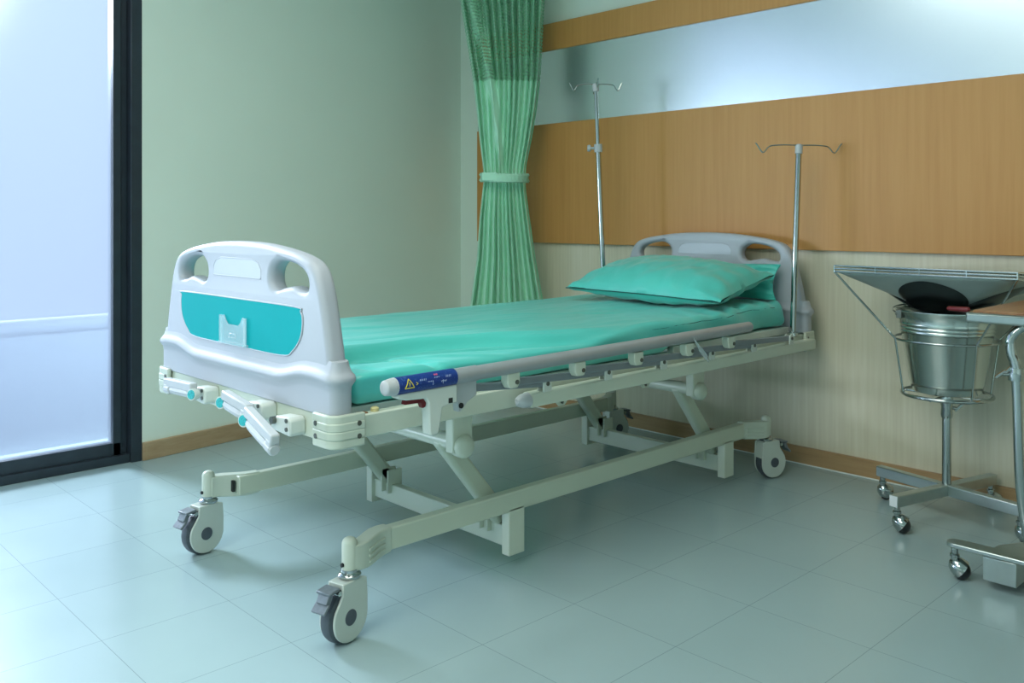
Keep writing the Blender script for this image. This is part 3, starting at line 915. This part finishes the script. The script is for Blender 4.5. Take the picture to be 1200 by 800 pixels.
def matt(x, y, z, t, side):
    # t = 0 bottom, 1 top
    zt = 0.0
    if t > 0.5:
        k = (t - 0.5) * 2
        # lower shoulder along the near edge at the foot end
        xs = -1.955 + 0.17 * sstep(1.35, 2.15, y)
        dep = 0.030 * (1 - sstep(1.9, 2.25, y))
        zt -= k * dep * sstep(xs - 0.004, xs + 0.022, x + 0.010 * math.sin(y * 9))
        zt += k * 0.006 * math.exp(-((x - xs + 0.018) / 0.016) ** 2) * (1 - sstep(1.9, 2.25, y))
        zt += k * 0.007 * noise.noise(Vector((x * 5, y * 2.2, 1.3)))
        zt += k * 0.0032 * noise.noise(Vector((x * 22, y * 7, 4.3)))
        # crease across the corner fold near the footboard
        zt -= k * 0.010 * math.exp(-(((y - 1.36) - 0.5 * (x + 1.86)) / 0.018) ** 2) * sstep(-1.95, -1.85, x)
        # puckers towards the head end
        pk = sstep(2.3, 2.75, y) * sstep(-2.0, -1.76, x)
        zt += k * pk * 0.004 * math.sin(y * 55 + x * 30)
    dx = 0
    if side in (1,):
        dx = 0.007 * math.sin(y * 21 + z * 40) * (0.3 + 0.7 * sstep(2.2, 2.8, y)) + 0.006 * noise.noise(Vector((y * 6, z * 12, 0.2)))
        dx += -0.03 * sstep(2.5, 3.1, y)
    elif x > -1.86:
        dx = -0.03 * sstep(2.5, 3.1, y) * sstep(-1.86, -1.76, x)
    head = 0.010 * sstep(2.6, 3.0, y) * (1 if t > 0.5 else 0) + 0.019 * sstep(2.36, 2.43, y) * (1 - t)
    if t > 0.6:
        for cx0, cy0, cx1, cy1, dep_, wd_ in CREASES:
            ex, ey = cx1 - cx0, cy1 - cy0
            q = ((x - cx0) * ex + (y - cy0) * ey) / (ex * ex + ey * ey)
            if -0.3 < q < 1.3:
                dist = abs((x - cx0) * ey - (y - cy0) * ex) / math.hypot(ex, ey)
                zt_ = math.exp(-(dist / wd_) ** 2) * sstep(-0.3, 0.2, q) * (1 - sstep(0.8, 1.3, q))
                head -= dep_ * zt_
    return (x + dx, y, z + zt + head)
ms = slab(MX0, MX1, MY0, MY1, 0.560, 0.664, 110, 260, matt, 0.030)
mattress = tag(obj('mattress', ms, 'teal_sheet', smooth=70), 'long thin mattress wrapped in a smooth teal sheet on the bed', 'mattress')
ORG[mattress.name] = (0, 0, 0)
pip = M().tube([matt(MX1 - 0.004 - 0.03 * 0, y, 0.642, 0.74, 1) for y in [2.30 + 0.04 * i for i in range(21)]], 0.0013, 6)
obj('seam', pip, 'thread', mattress, label='dark stitched seam')

# ------------------------------------------------------------------ pillows
def pillow_mesh(W_, D_, H_, n=44, pinch=0.06, seed=0, sharp=1.0):
    m = M(); vs = []; fs = []
    def pt(u, v, s):
        # u, v in -1..1
        fx = 1 - pinch * (1 - abs(v) ** 2) * 0.0
        x = u * W_ / 2 * (1 - pinch * (1 - v * v) * 1.0 * abs(u) ** 3)
        y = v * D_ / 2 * (1 - pinch * (1 - u * u) * 1.2 * abs(v) ** 3)
        e = max(0.0, (1 - abs(u) ** 2.6)) ** 0.5 * max(0.0, (1 - abs(v) ** 2.4)) ** 0.55
        z = s * H_ / 2 * e * (1.0 if s > 0 else 0.72)
        rim = 1 - e
        z += 0.016 * math.sin(u * 19 + seed) * abs(v) ** 4 * (1 - abs(v) ** 14) * s * sharp * (0.8 if s > 0 else 0.3)
        z += 0.008 * math.sin(v * 13 + seed * 2) * abs(u) ** 4 * (1 - abs(u) ** 14) * s * sharp
        z += 0.006 * noise.noise(Vector((u * 3, v * 3, seed + s))) * e
        z += 0.007 * noise.noise(Vector((u * 11, v * 4, seed + 3 + s))) * e
        return Vector((x, y, z))
    for s in (1, -1):
        for j in range(n + 1):
            for i in range(n + 1):
                vs.append(pt(-1 + 2 * i / n, -1 + 2 * j / n, s))
    N = (n + 1) * (n + 1)
    for j in range(n):
        for i in range(n):
            a = j * (n + 1) + i
            fs.append((a, a + 1, a + n + 2, a + n + 1)); fs.append((N + a, N + a + n + 1, N + a + n + 2, N + a + 1))
    m.add(vs, fs); return m
def place(m, loc, rx=0, ry=0, rz=0):
    mt = Matrix.Translation(loc) @ Matrix.Rotation(math.radians(rz), 4, 'Z') @ Matrix.Rotation(math.radians(ry), 4, 'Y') @ Matrix.Rotation(math.radians(rx), 4, 'X')
    m.xf(mt); return mt
pm = pillow_mesh(0.70, 0.43, 0.175, seed=1)
mt = place(pm, (-2.135, 2.910, 0.749), rx=10.5, ry=1.5, rz=4)
pil = tag(obj('pillow', pm, 'teal_pillowcase', smooth=180), 'plump teal pillow leaning back at the head of the bed', 'pillow')
ORG[pil.name] = (0, 0, 0)
# seam with a little corner tail
sp = M()
sp.tube([mt @ Vector((u * 0.35 * (1 - 0.0), -0.22 * (1 - 0.06 * (1 - u * u) * 1.2), 0)) for u in [-1 + 0.1 * i for i in range(21)]], 0.0022, 6)
obj('seam', sp, 'thread', pil, label='stitched seam')
pm = pillow_mesh(0.70, 0.145, 0.050, seed=5)
place(pm, (-2.15, 3.170, 0.750), rx=74, rz=0)
tag(obj('folded_sheet', pm, 'teal_pillowcase', smooth=180), 'folded dark teal sheet tucked behind the pillow against the headboard', 'sheet')

# ------------------------------------------------------------------ IV poles
def iv_pole(base, top, hook_dir, L, label, collar=None, r=0.0115, four=False):
    t = thing('iv_pole', base, label, 'iv pole')
    B = Vector(base); T = Vector(top)
    d = (T - B).normalized()
    m = M()
    if collar:
        C_ = B + d * collar
        m.tube([B, C_], r, 20); m.tube([C_, T], r * 0.78, 20)
    else:
        m.tube([B, T], r, 20)
    obj('pole', m, 'chrome', t)
    m = M().lathe([(0, 0), (r * 1.7, 0), (r * 1.7, 0.010), (r * 1.1, 0.014), (0, 0.014)], B, d, 20)
    obj('pole_socket', m, 'steel', t)
    m = M().lathe([(0, -0.03), (r * 1.25, -0.03), (r * 1.25, 0), (r * 0.9, 0.006), (0, 0.007)], T, d, 20)
    obj('pole_cap', m, 'grey_plastic', t)
    if collar:
        m = M().lathe([(0, -0.018), (r * 1.6, -0.018), (r * 1.7, 0), (r * 1.6, 0.018), (0, 0.018)], C_, d, 20)
        s = Vector((-0.69, -0.72, 0))
        m.tube([C_ + s * 0.01, C_ + s * 0.035], 0.006, 12)
        kn = obj('height_clamp', m, 'grey_plastic', t, label='pale plastic clamp')
        m = M().lathe([(0, 0), (0.014, 0), (0.016, 0.006), (0.014, 0.014), (0, 0.015)], C_ + s * 0.035, s, 20)
        obj('clamp_knob', m, 'grey_plastic', kn)
    h = Vector(hook_dir).normalized(); Z = Vector((0, 0, 1))
    dirs = [h, -h]
    if four:
        p = Vector((-h.y, h.x, 0)); dirs += [p, -p]
    for q in dirs:
        k = L
        pts = [(0, 0.002), (0.35 * k, 0.003), (0.62 * k, 0.0), (0.72 * k, -0.006), (0.80 * k, -0.022), (0.84 * k, -0.026), (0.89 * k, -0.022), (1.0 * k, 0.006), (1.03 * k, 0.008)]
        m = M().tube(catmull([tuple(T + q * a + Z * b) for a, b in pts], 4, False), 0.0026, 8)
        obj('hook', m, 'chrome', t)
    return t
iv_pole((-1.735, 3.165, 0.548), (-1.755 + 0.025, 3.165 + 0.04, 1.283), (0.60, 0.80, 0.0), 0.172, 'chrome pole with two drip hooks at the near corner of the headboard')
iv_pole((-2.625, 3.10, 0.545), (-2.660, 3.075, 1.608), (0.69, 0.72, 0.0), 0.118, 'taller chrome pole with clamp knob and hooks behind the bed by the curtain', collar=0.775, four=True)

# ------------------------------------------------------------------ curtain
CCX, CCY = -3.265, 3.075
ca = math.radians(46.2)
rdir = Vector((math.cos(ca), math.sin(ca), 0)); fdir = Vector((-math.sin(ca), math.cos(ca), 0))
def cur_w(z):
    # half width and centre shift along the view-parallel direction, by height
    ks = [(0.36, 0.205, 0.010), (0.57, 0.185, 0.012), (0.80, 0.148, 0.008), (1.00, 0.127, 0.0), (1.14, 0.110, -0.002), (1.205, 0.104, 0.0), (1.27, 0.110, 0.0), (1.40, 0.132, 0.005), (1.55, 0.152, 0.010), (1.70, 0.170, 0.010), (1.90, 0.192, 0.0), (2.1, 0.213, -0.012), (2.4, 0.235, -0.02), (2.65, 0.245, -0.02)]
    for (z0, w0, s0), (z1, w1, s1) in zip(ks[:-1], ks[1:]):
        if z <= z1:
            t = max(0, (z - z0) / (z1 - z0)); return w0 + (w1 - w0) * t, s0 + (s1 - s0) * t
    return ks[-1][1:]
def curtain_sheet(z0, z1, nz, NU=420, folds=12, back=0.0, seed=0.0):
    m = M(); vs = []; fs = []; uv = []
    for j in range(nz + 1):
        z = z0 + (z1 - z0) * j / nz
        w, s = cur_w(z)
        pin = math.exp(-((z - 1.205) / 0.10) ** 2)
        for i in range(NU + 1):
            u = i / NU
            ph = 2 * PI * folds * (u + 0.010 * math.sin(u * 9.0 + seed)) + 0.7 * math.sin(u * 13 + seed)
            am = (0.021 + 0.008 * math.sin(u * 21 + 1 + seed)) * (1 - 0.55 * pin) * (0.85 + 0.7 * abs(z - 1.2))
            uu = -1 + 2 * u
            sn = math.sin(ph)
            lobe = -(abs(math.sin(ph / 2)) ** 0.75) * 2 + 1      # rounded pleats, narrow valleys
            lat = uu * w * (1 - back * 0.5) + 0.16 * (w / folds) * math.sin(ph) + s
            dep = am * lobe + 0.030 * (uu * uu - 1) + back
            dep += 0.006 * noise.noise(Vector((u * 8, z * 1.2, seed)))
            # broad flat fold draped over the left half, above the tie
            if z > 1.21:
                c0 = -0.10 - 0.62 * (z - 1.21) / 0.9
                g = math.exp(-((uu - c0) / 0.13) ** 4) * (1 - back * 12) * sstep(1.21, 1.30, z)
                dep = dep * (1 - g) + g * (-0.068 + 0.03 * ((uu - c0) / 0.15))
            p = Vector((CCX, CCY, z)) + rdir * lat + fdir * dep
            vs.append(p); uv.append((u * 1.35 / 0.017, z / 0.017))
    for j in range(nz):
        for i in range(NU):
            a = j * (NU + 1) + i
            fs.append((a, a + 1, a + NU + 2, a + NU + 1))
    m.add(vs, fs); return m, uv
cur = thing('curtain', (CCX, CCY, 0.36), 'pale green pleated privacy curtain tied back in the room corner', 'curtain')
m, _ = curtain_sheet(0.36, 1.692, 70)
obj('curtain_cloth', m, 'curtain_cloth', cur, smooth=180)
def mesh_part(back, seed, z1=2.66):
    m, uv = curtain_sheet(1.688, z1, 40, back=back, seed=seed)
    mo = obj('curtain_mesh', m, 'curtain_mesh', cur, smooth=180, label='darker open-mesh top of the curtain')
    ul = mo.data.uv_layers.new(name='UVMap')
    key = {(round(p.x - CCX, 4), round(p.y - CCY, 4), round(p.z - 0.36, 4)): q for p, q in zip(m.v, uv)}
    for lp in mo.data.loops:
        co = mo.data.vertices[lp.vertex_index].co
        q = key.get((round(co.x, 4), round(co.y, 4), round(co.z, 4)))
        if q: ul.data[lp.index].uv = q
mesh_part(0.0, 0.0)
mesh_part(0.075, 2.0)
# tieback: pleated band and flat tab
m = M(); N = 90; vs = []; fs = []
for i in range(N):
    a = 2 * PI * i / N
    for k, z in enumerate((1.182, 1.190, 1.204, 1.218, 1.226)):
        rr_ = 0.110 + 0.0075 * math.sin(a * 34 + k * 1.1) + (0.004 if k in (1, 3) else (0.0 if k in (0, 4) else -0.001))
        sag = -0.010 * math.cos(a + 1.2) * 0.6
        vs.append(Vector((CCX, CCY, z + sag)) + rdir * (rr_ * 1.03 * math.cos(a)) + fdir * (rr_ * 0.85 * math.sin(a) - 0.022))
for i in range(N):
    j = (i + 1) % N
    for k in range(4): fs.append((i * 5 + k, j * 5 + k, j * 5 + k + 1, i * 5 + k + 1))
m.add(vs, fs)
tb = obj('tieback', m, 'curtain_cloth', cur, smooth=180, label='ruffled green tieback band')
md = tb.modifiers.new('th', 'SOLIDIFY'); md.thickness = 0.003
m = M()
pp = Vector((CCX, CCY, 1.207)) - fdir * 0.112 - rdir * 0.065
m.beam(pp - rdir * 0.045 + fdir * 0.018, pp + rdir * 0.03, 0.006, 0.042)
obj('tieback_tab', m, 'curtain_cloth', cur, 0.002)

# ------------------------------------------------------------------ bucket stand
BX, BY = -1.135, 3.085
st = thing('bucket_stand', (BX, BY, 0), 'chrome wheeled stand with wire basket holding the steel bucket', 'stand')
e1 = Vector((0.51, -0.12, 0)).normalized(); e2 = Vector((0.142, 0.523, 0)).normalized()
Zv = Vector((0, 0, 1))
C0 = Vector((BX, BY, 0.102))
m = M().beam(C0 - e1 * 0.262, C0 + e1 * 0.262, 0.030, 0.036)
obj('base_bar', m, 'brushed_steel', st, 0.003)
m = M().beam(C0 - e2 * 0.262 , C0 + e2 * 0.250, 0.030, 0.036)
bb = obj('base_bar', m, 'brushed_steel', st, 0.003)
m = M().beam(C0 - e2 * 0.2635, C0 - e2 * 0.2622, 0.028, 0.034)
obj('end_sticker', m, 'white_sticker', bb, label='white bar end cap')
def small_caster(x, y, ang, parent, top, mat2='black_rubber'):
    a = math.radians(ang); u = Vector((math.cos(a), math.sin(a), 0)); w = Vector((-math.sin(a), math.cos(a), 0))
    c = Vector((x, y, 0)) ; wc = c + u * 0.016 + Zv * 0.026
    m = M()
    m.lathe([(0, 0), (0.010, 0), (0.010, 0.006), (0.013, 0.008), (0.013, 0.014), (0.009, 0.017), (0.009, top - 0.054), (0, top - 0.054)], c + Zv * 0.054, Zv, 18)
    # hood: leaning half dome over the ball
    for i in range(1): pass
    ax = (u * 0.75 - Zv * 0.55).normalized()
    prof = [(0.006, -0.034), (0.016, -0.028), (0.0245, -0.016), (0.0275, -0.002), (0.0278, 0.004), (0.026, 0.004), (0.0, 0.002)]
    m.lathe(prof, wc + Zv * 0.004, ax, 24)
    h = obj('small_caster', m, 'chrome', parent, label='hooded ball caster')
    m = M().ball(wc, 0.0245, 0.0245, 0.0258)
    obj('caster_wheel', m, mat2, h)
for p, ang in ((C0 - e1 * 0.245, 75), (C0 + e1 * 0.245, 35), (C0 - e2 * 0.245, 20), (C0 + e2 * 0.235, 45)):
    small_caster(p.x, p.y, ang, st, 0.086)
m = M().tube([(BX, BY, 0.10), (BX, BY, 0.385)], 0.0145, 20)
m.tube([(BX, BY, 0.34), (BX, BY, 0.35), (BX, BY, 0.375), (BX, BY, 0.395), (BX, BY, 0.412)], 0.018, 20, rs=[0.0165, 0.019, 0.017, 0.021, 0.020])
obj('column', m, 'chrome', st)
s = Vector((0.69, 0.72, 0)) * 0.9
m = M().tube([Vector((BX, BY, 0.375)) , Vector((BX, BY, 0.370)) + s * 0.035], 0.0055, 10)
m.beam(Vector((BX, BY, 0.362)) + s * 0.030, Vector((BX, BY, 0.392)) + s * 0.068, 0.005, 0.007)
obj('wing_screw', m, 'chrome', st)
def circ(r, z, n=48): return [(BX + r * math.cos(2 * PI * k / n), BY + r * math.sin(2 * PI * k / n), z) for k in range(n)]
m = M().tube(circ(0.137, 0.418), 0.0062, 10, closed=True)
m.tube([(BX - 0.137, BY, 0.414), (BX + 0.137, BY, 0.414)], 0.004, 8); m.tube([(BX, BY - 0.137, 0.414), (BX, BY + 0.137, 0.414)], 0.004, 8)
m.tube(circ(0.160, 0.600), 0.0045, 10, closed=True)
objs('basket_ring', m, 'chrome', st)
# rack frame on top
RX0, RX1, RY0, RY1 = -1.416, -0.855, 2.862, 3.30
cor = [(RX0, RY0), (RX1, RY0), (RX1, RY1), (RX0, RY1)]
def zr(y, z): return z - 0.030 * (y - RY0) / (RY1 - RY0)
for (cx_, cy_) in cor:
    a = math.atan2(cy_ - BY, cx_ - BX)
    p0 = (BX + 0.137 * math.cos(a), BY + 0.137 * math.sin(a), 0.418); p1 = (BX + 0.163 * math.cos(a), BY + 0.163 * math.sin(a), 0.60)
    m = M().tube([p0, p1, (cx_, cy_, zr(cy_, 0.822))], 0.0036, 8)
    objs('stay_rod', m, 'chrome', st)
m = M()
for z in (0.822, 0.832, 0.841):
    m.tube([(x, y, zr(y, z)) for x, y in cor], 0.0030, 8, closed=True)
obj('rack_frame', m, 'chrome', st)
m = M()
for i in range(1, 9):
    y = RY0 + (RY1 - RY0) * i / 9
    m.tube([(RX0, y, zr(y, 0.841)), (RX1, y, zr(y, 0.841))], 0.0028, 6)
for i in range(0, 5):
    x = RX0 + (RX1 - RX0) * i / 4
    m.tube([(x, RY0, zr(RY0, 0.841)), (x, RY1, zr(RY1, 0.841))], 0.0028, 6)
for i in range(0, 5):
    x = RX0 + (RX1 - RX0) * i / 4
    m.tube([(x, RY0, 0.841), (x, RY0, 0.822)], 0.0026, 6)
obj('rack_wires', m, 'steel', st)
# hopper below the rack
m = M(); vs = []; fs = []
NN = 64; lv = 10
for j in range(lv + 1):
    t = j / lv
    for k in range(NN):
        a = 2 * PI * k / NN
        c_, s_ = math.cos(a), math.sin(a)
        q = 1 / max(abs(c_), abs(s_))
        rx = (RX1 - RX0) / 2 * c_ * q; ry = (RY1 - RY0) / 2 * s_ * q
        ex, ey = 0.045 * c_, 0.045 * s_
        f = 1 - t
        x = (RX0 + RX1) / 2 + rx * 0.97 * f + ex * t; y = (RY0 + RY1) / 2 + ry * 0.97 * f + ey * t
        z = 0.822 - 0.115 * t - 0.0 * t * t
        vs.append((x, y, zr(y, z)))
for j in range(lv):
    for k in range(NN):
        k2 = (k + 1) % NN; fs.append((j * NN + k, j * NN + k2, (j + 1) * NN + k2, (j + 1) * NN + k))
m.add(vs, fs)
hop = obj('hopper', m, 'hopper_metal', st, smooth=50, label='grey-green funnel tray under the wire rack')
md = hop.modifiers.new('th', 'SOLIDIFY'); md.thickness = 0.002
def hop_pt(a, t, off):
    c_, s_ = math.cos(a), math.sin(a)
    q = 1 / max(abs(c_), abs(s_)); f = 1 - t
    x = (RX0 + RX1) / 2 + ((RX1 - RX0) / 2 * q * 0.97 * f + 0.045 * t + off) * c_
    y = (RY0 + RY1) / 2 + ((RY1 - RY0) / 2 * q * 0.97 * f + 0.045 * t + off) * s_
    z = 0.822 - 0.115 * t
    return (x, y, zr(y, z) - off * 0.5)
m = M(); vs = []; fs = []
for j in range(13):
    for k in range(96):
        a = 2 * PI * k / 96
        fr_ = abs(((math.degrees(a) + 45) % 90) - 45) / 45
        t0 = 0.15 + 0.58 * fr_ ** 1.7
        t = t0 + (1 - t0) * j / 12
        vs.append(hop_pt(a, t, 0.003 + 0.016 * math.sin(PI * min(1, (t - t0) / (1 - t0) * 0.9))))
for j in range(12):
    for k in range(96):
        k2 = (k + 1) % 96; fs.append((j * 96 + k, j * 96 + k2, (j + 1) * 96 + k2, (j + 1) * 96 + k))
fs.append(tuple(12 * 96 + k for k in range(96)))
m.add(vs, fs)
obj('hopper_bowl', m, 'dark_bowl', hop, smooth=60, label='dark rounded underside of the funnel')

# the bucket
bk = thing('bucket', (BX, BY, 0.424), 'ribbed stainless steel bucket standing in the wire basket', 'bucket')
z0 = 0.426
prof = [(0.0, z0), (0.100, z0), (0.106, z0 + 0.004), (0.112, z0 + 0.030), (0.114, z0 + 0.034), (0.140, z0 + 0.195), (0.1435, z0 + 0.199), (0.1435, z0 + 0.204), (0.142, z0 + 0.207), (0.1450, z0 + 0.211), (0.1450, z0 + 0.216), (0.143, z0 + 0.219), (0.1465, z0 + 0.223), (0.1465, z0 + 0.228), (0.146, z0 + 0.232), (0.153, z0 + 0.262), (0.157, z0 + 0.266), (0.157, z0 + 0.271), (0.153, z0 + 0.272), (0.150, z0 + 0.262), (0.138, z0 + 0.190), (0.104, z0 + 0.010), (0, z0 + 0.008)]
obj('bucket_body', M().lathe(prof, (BX, BY, 0), Zv, 56), 'steel', bk, smooth=50)
m = M()
s = Vector((-0.69, -0.72, 0)).normalized()
for sg in (1, -1):
    p = Vector((BX, BY, z0 + 0.258)) + s * (0.156 * sg)
    m.box(p.x - 0.009, p.x + 0.009, p.y - 0.009, p.y + 0.009, p.z - 0.014, p.z + 0.014)
    m.tube([p, p + s * sg * 0.014], 0.004, 8)
objs('bail_ear', m, 'bolt_metal', bk, bevel=0.002)
perp = Vector((s.y, -s.x, 0)); perp = perp if perp.y > 0 else -perp
hp = []
for k in range(25):
    a = PI * k / 24
    hp.append(Vector((BX, BY, z0 + 0.262)) + s * (0.166 * math.cos(a)) + perp * (0.160 * math.sin(a)) + Zv * (0.016 * math.sin(a)))
obj('bail_handle', M().tube(hp, 0.003, 8), 'chrome', bk)

# ------------------------------------------------------------------ wheeled table at the right edge
TX0, TX1, TY0, TY1 = -0.872, -0.30, 2.497, 2.97
TZ = 0.752
tt = thing('overbed_table', (-0.70, 2.64, 0), 'wood-topped wheeled table with chrome edge at the right of the room', 'table')
m = M().box(TX0 + 0.012, TX1, TY0 + 0.022, TY1, TZ - 0.012, TZ + 0.006)
obj('table_top', m, 'table_wood', tt, 0.002, label='reddish wooden top')
m = M()
m.box(TX0, TX1, TY0, TY0 + 0.022, TZ - 0.026, TZ)
m.box(TX0, TX0 + 0.012, TY0, TY1, TZ - 0.020, TZ + 0.002)
m.box(TX1 - 0.02, TX1, TY0, TY1, TZ - 0.024, TZ)
m.box(TX0, TX1, TY1 - 0.02, TY1, TZ - 0.024, TZ)
obj('edge_frame', m, 'brushed_steel', tt, 0.006, 3, label='chrome edging')
m = M().tube([(TX0 - 0.050, TY0 + 0.012, TZ + 0.006), (TX0 - 0.046, TY0 + 0.012, TZ + 0.006), (TX0 + 0.004, TY0 + 0.012, TZ + 0.006), (TX0 + 0.008, TY0 + 0.012, TZ + 0.006)], 0.007, 12, rs=[0.003, 0.006, 0.0075, 0.004])
obj('corner_grip', m, 'red_plastic', tt, label='dark red corner knob')
px_, py_ = -0.765, 2.525
m = M().tube(catmull([(px_ + 0.02, py_ + 0.01, TZ - 0.03), (px_ - 0.004, py_, TZ - 0.06), (px_ - 0.004, py_, TZ - 0.10), (px_ + 0.006, py_ + 0.005, TZ - 0.16), (px_ + 0.012, py_ + 0.02, 0.30), (px_ + 0.03, py_ + 0.05, 0.11)], 5, False), 0.012, 16)
obj('post', m, 'chrome', tt)
pc = Vector((px_ + 0.004, py_ + 0.006, 0.598))
m = M().lathe([(0, -0.016), (0.017, -0.016), (0.019, 0), (0.017, 0.016), (0, 0.016)], pc, Zv, 20)
cl = obj('height_clamp', m, 'chrome', tt)
s = Vector((-0.69, -0.72, 0))
m = M().tube([pc + s * 0.012, pc + s * 0.034], 0.005, 10)
m.beam(pc + s * 0.028 + Zv * 0.008, pc + s * 0.052 - Zv * 0.008, 0.005, 0.006)
m.beam(pc + s * 0.012 + Zv * 0.018, pc + s * 0.034 - Zv * 0.002, 0.005, 0.006)
obj('wing_screw', m, 'chrome', cl)
# rounded base bar, counterweight box and casters
BZ = 0.096
pol = [(-0.957 + 0.026 - 0.026 * math.cos(math.radians(a)), 2.606 + 0.026 * math.sin(math.radians(a))) for a in range(-90, 91, 15)]
pol = pol + [(-0.30, 2.632), (-0.30, 2.580)]
m = M().prism(pol, (0, 0, BZ), (1, 0, 0), (0, 1, 0), 0.013)
obj('base_bar', m, 'brushed_steel', tt, 0.003)
m = M()
m.add([(-0.858, 2.585, 0.088), (-0.775, 2.585, 0.088), (-0.775, 2.585, 0.024), (-0.858, 2.585, 0.024),
       (-0.858, 2.700, 0.088), (-0.775, 2.86, 0.088), (-0.775, 2.86, 0.024), (-0.858, 2.70, 0.024)],
      [(0, 1, 2, 3), (4, 7, 6, 5), (0, 4, 5, 1), (3, 2, 6, 7), (0, 3, 7, 4), (1, 5, 6, 2)])
obj('counterweight', m, 'brushed_steel', tt, 0.002)
small_caster(-0.935, 2.600, 25, tt, 0.090)
small_caster(-0.36, 2.606, 300, tt, 0.090)
m = M().box(-0.34, -0.30, 2.60, 2.95, 0.090, 0.102)
obj('base_bar', m, 'brushed_steel', tt, 0.003)
small_caster(-0.33, 2.93, 300, tt, 0.090)
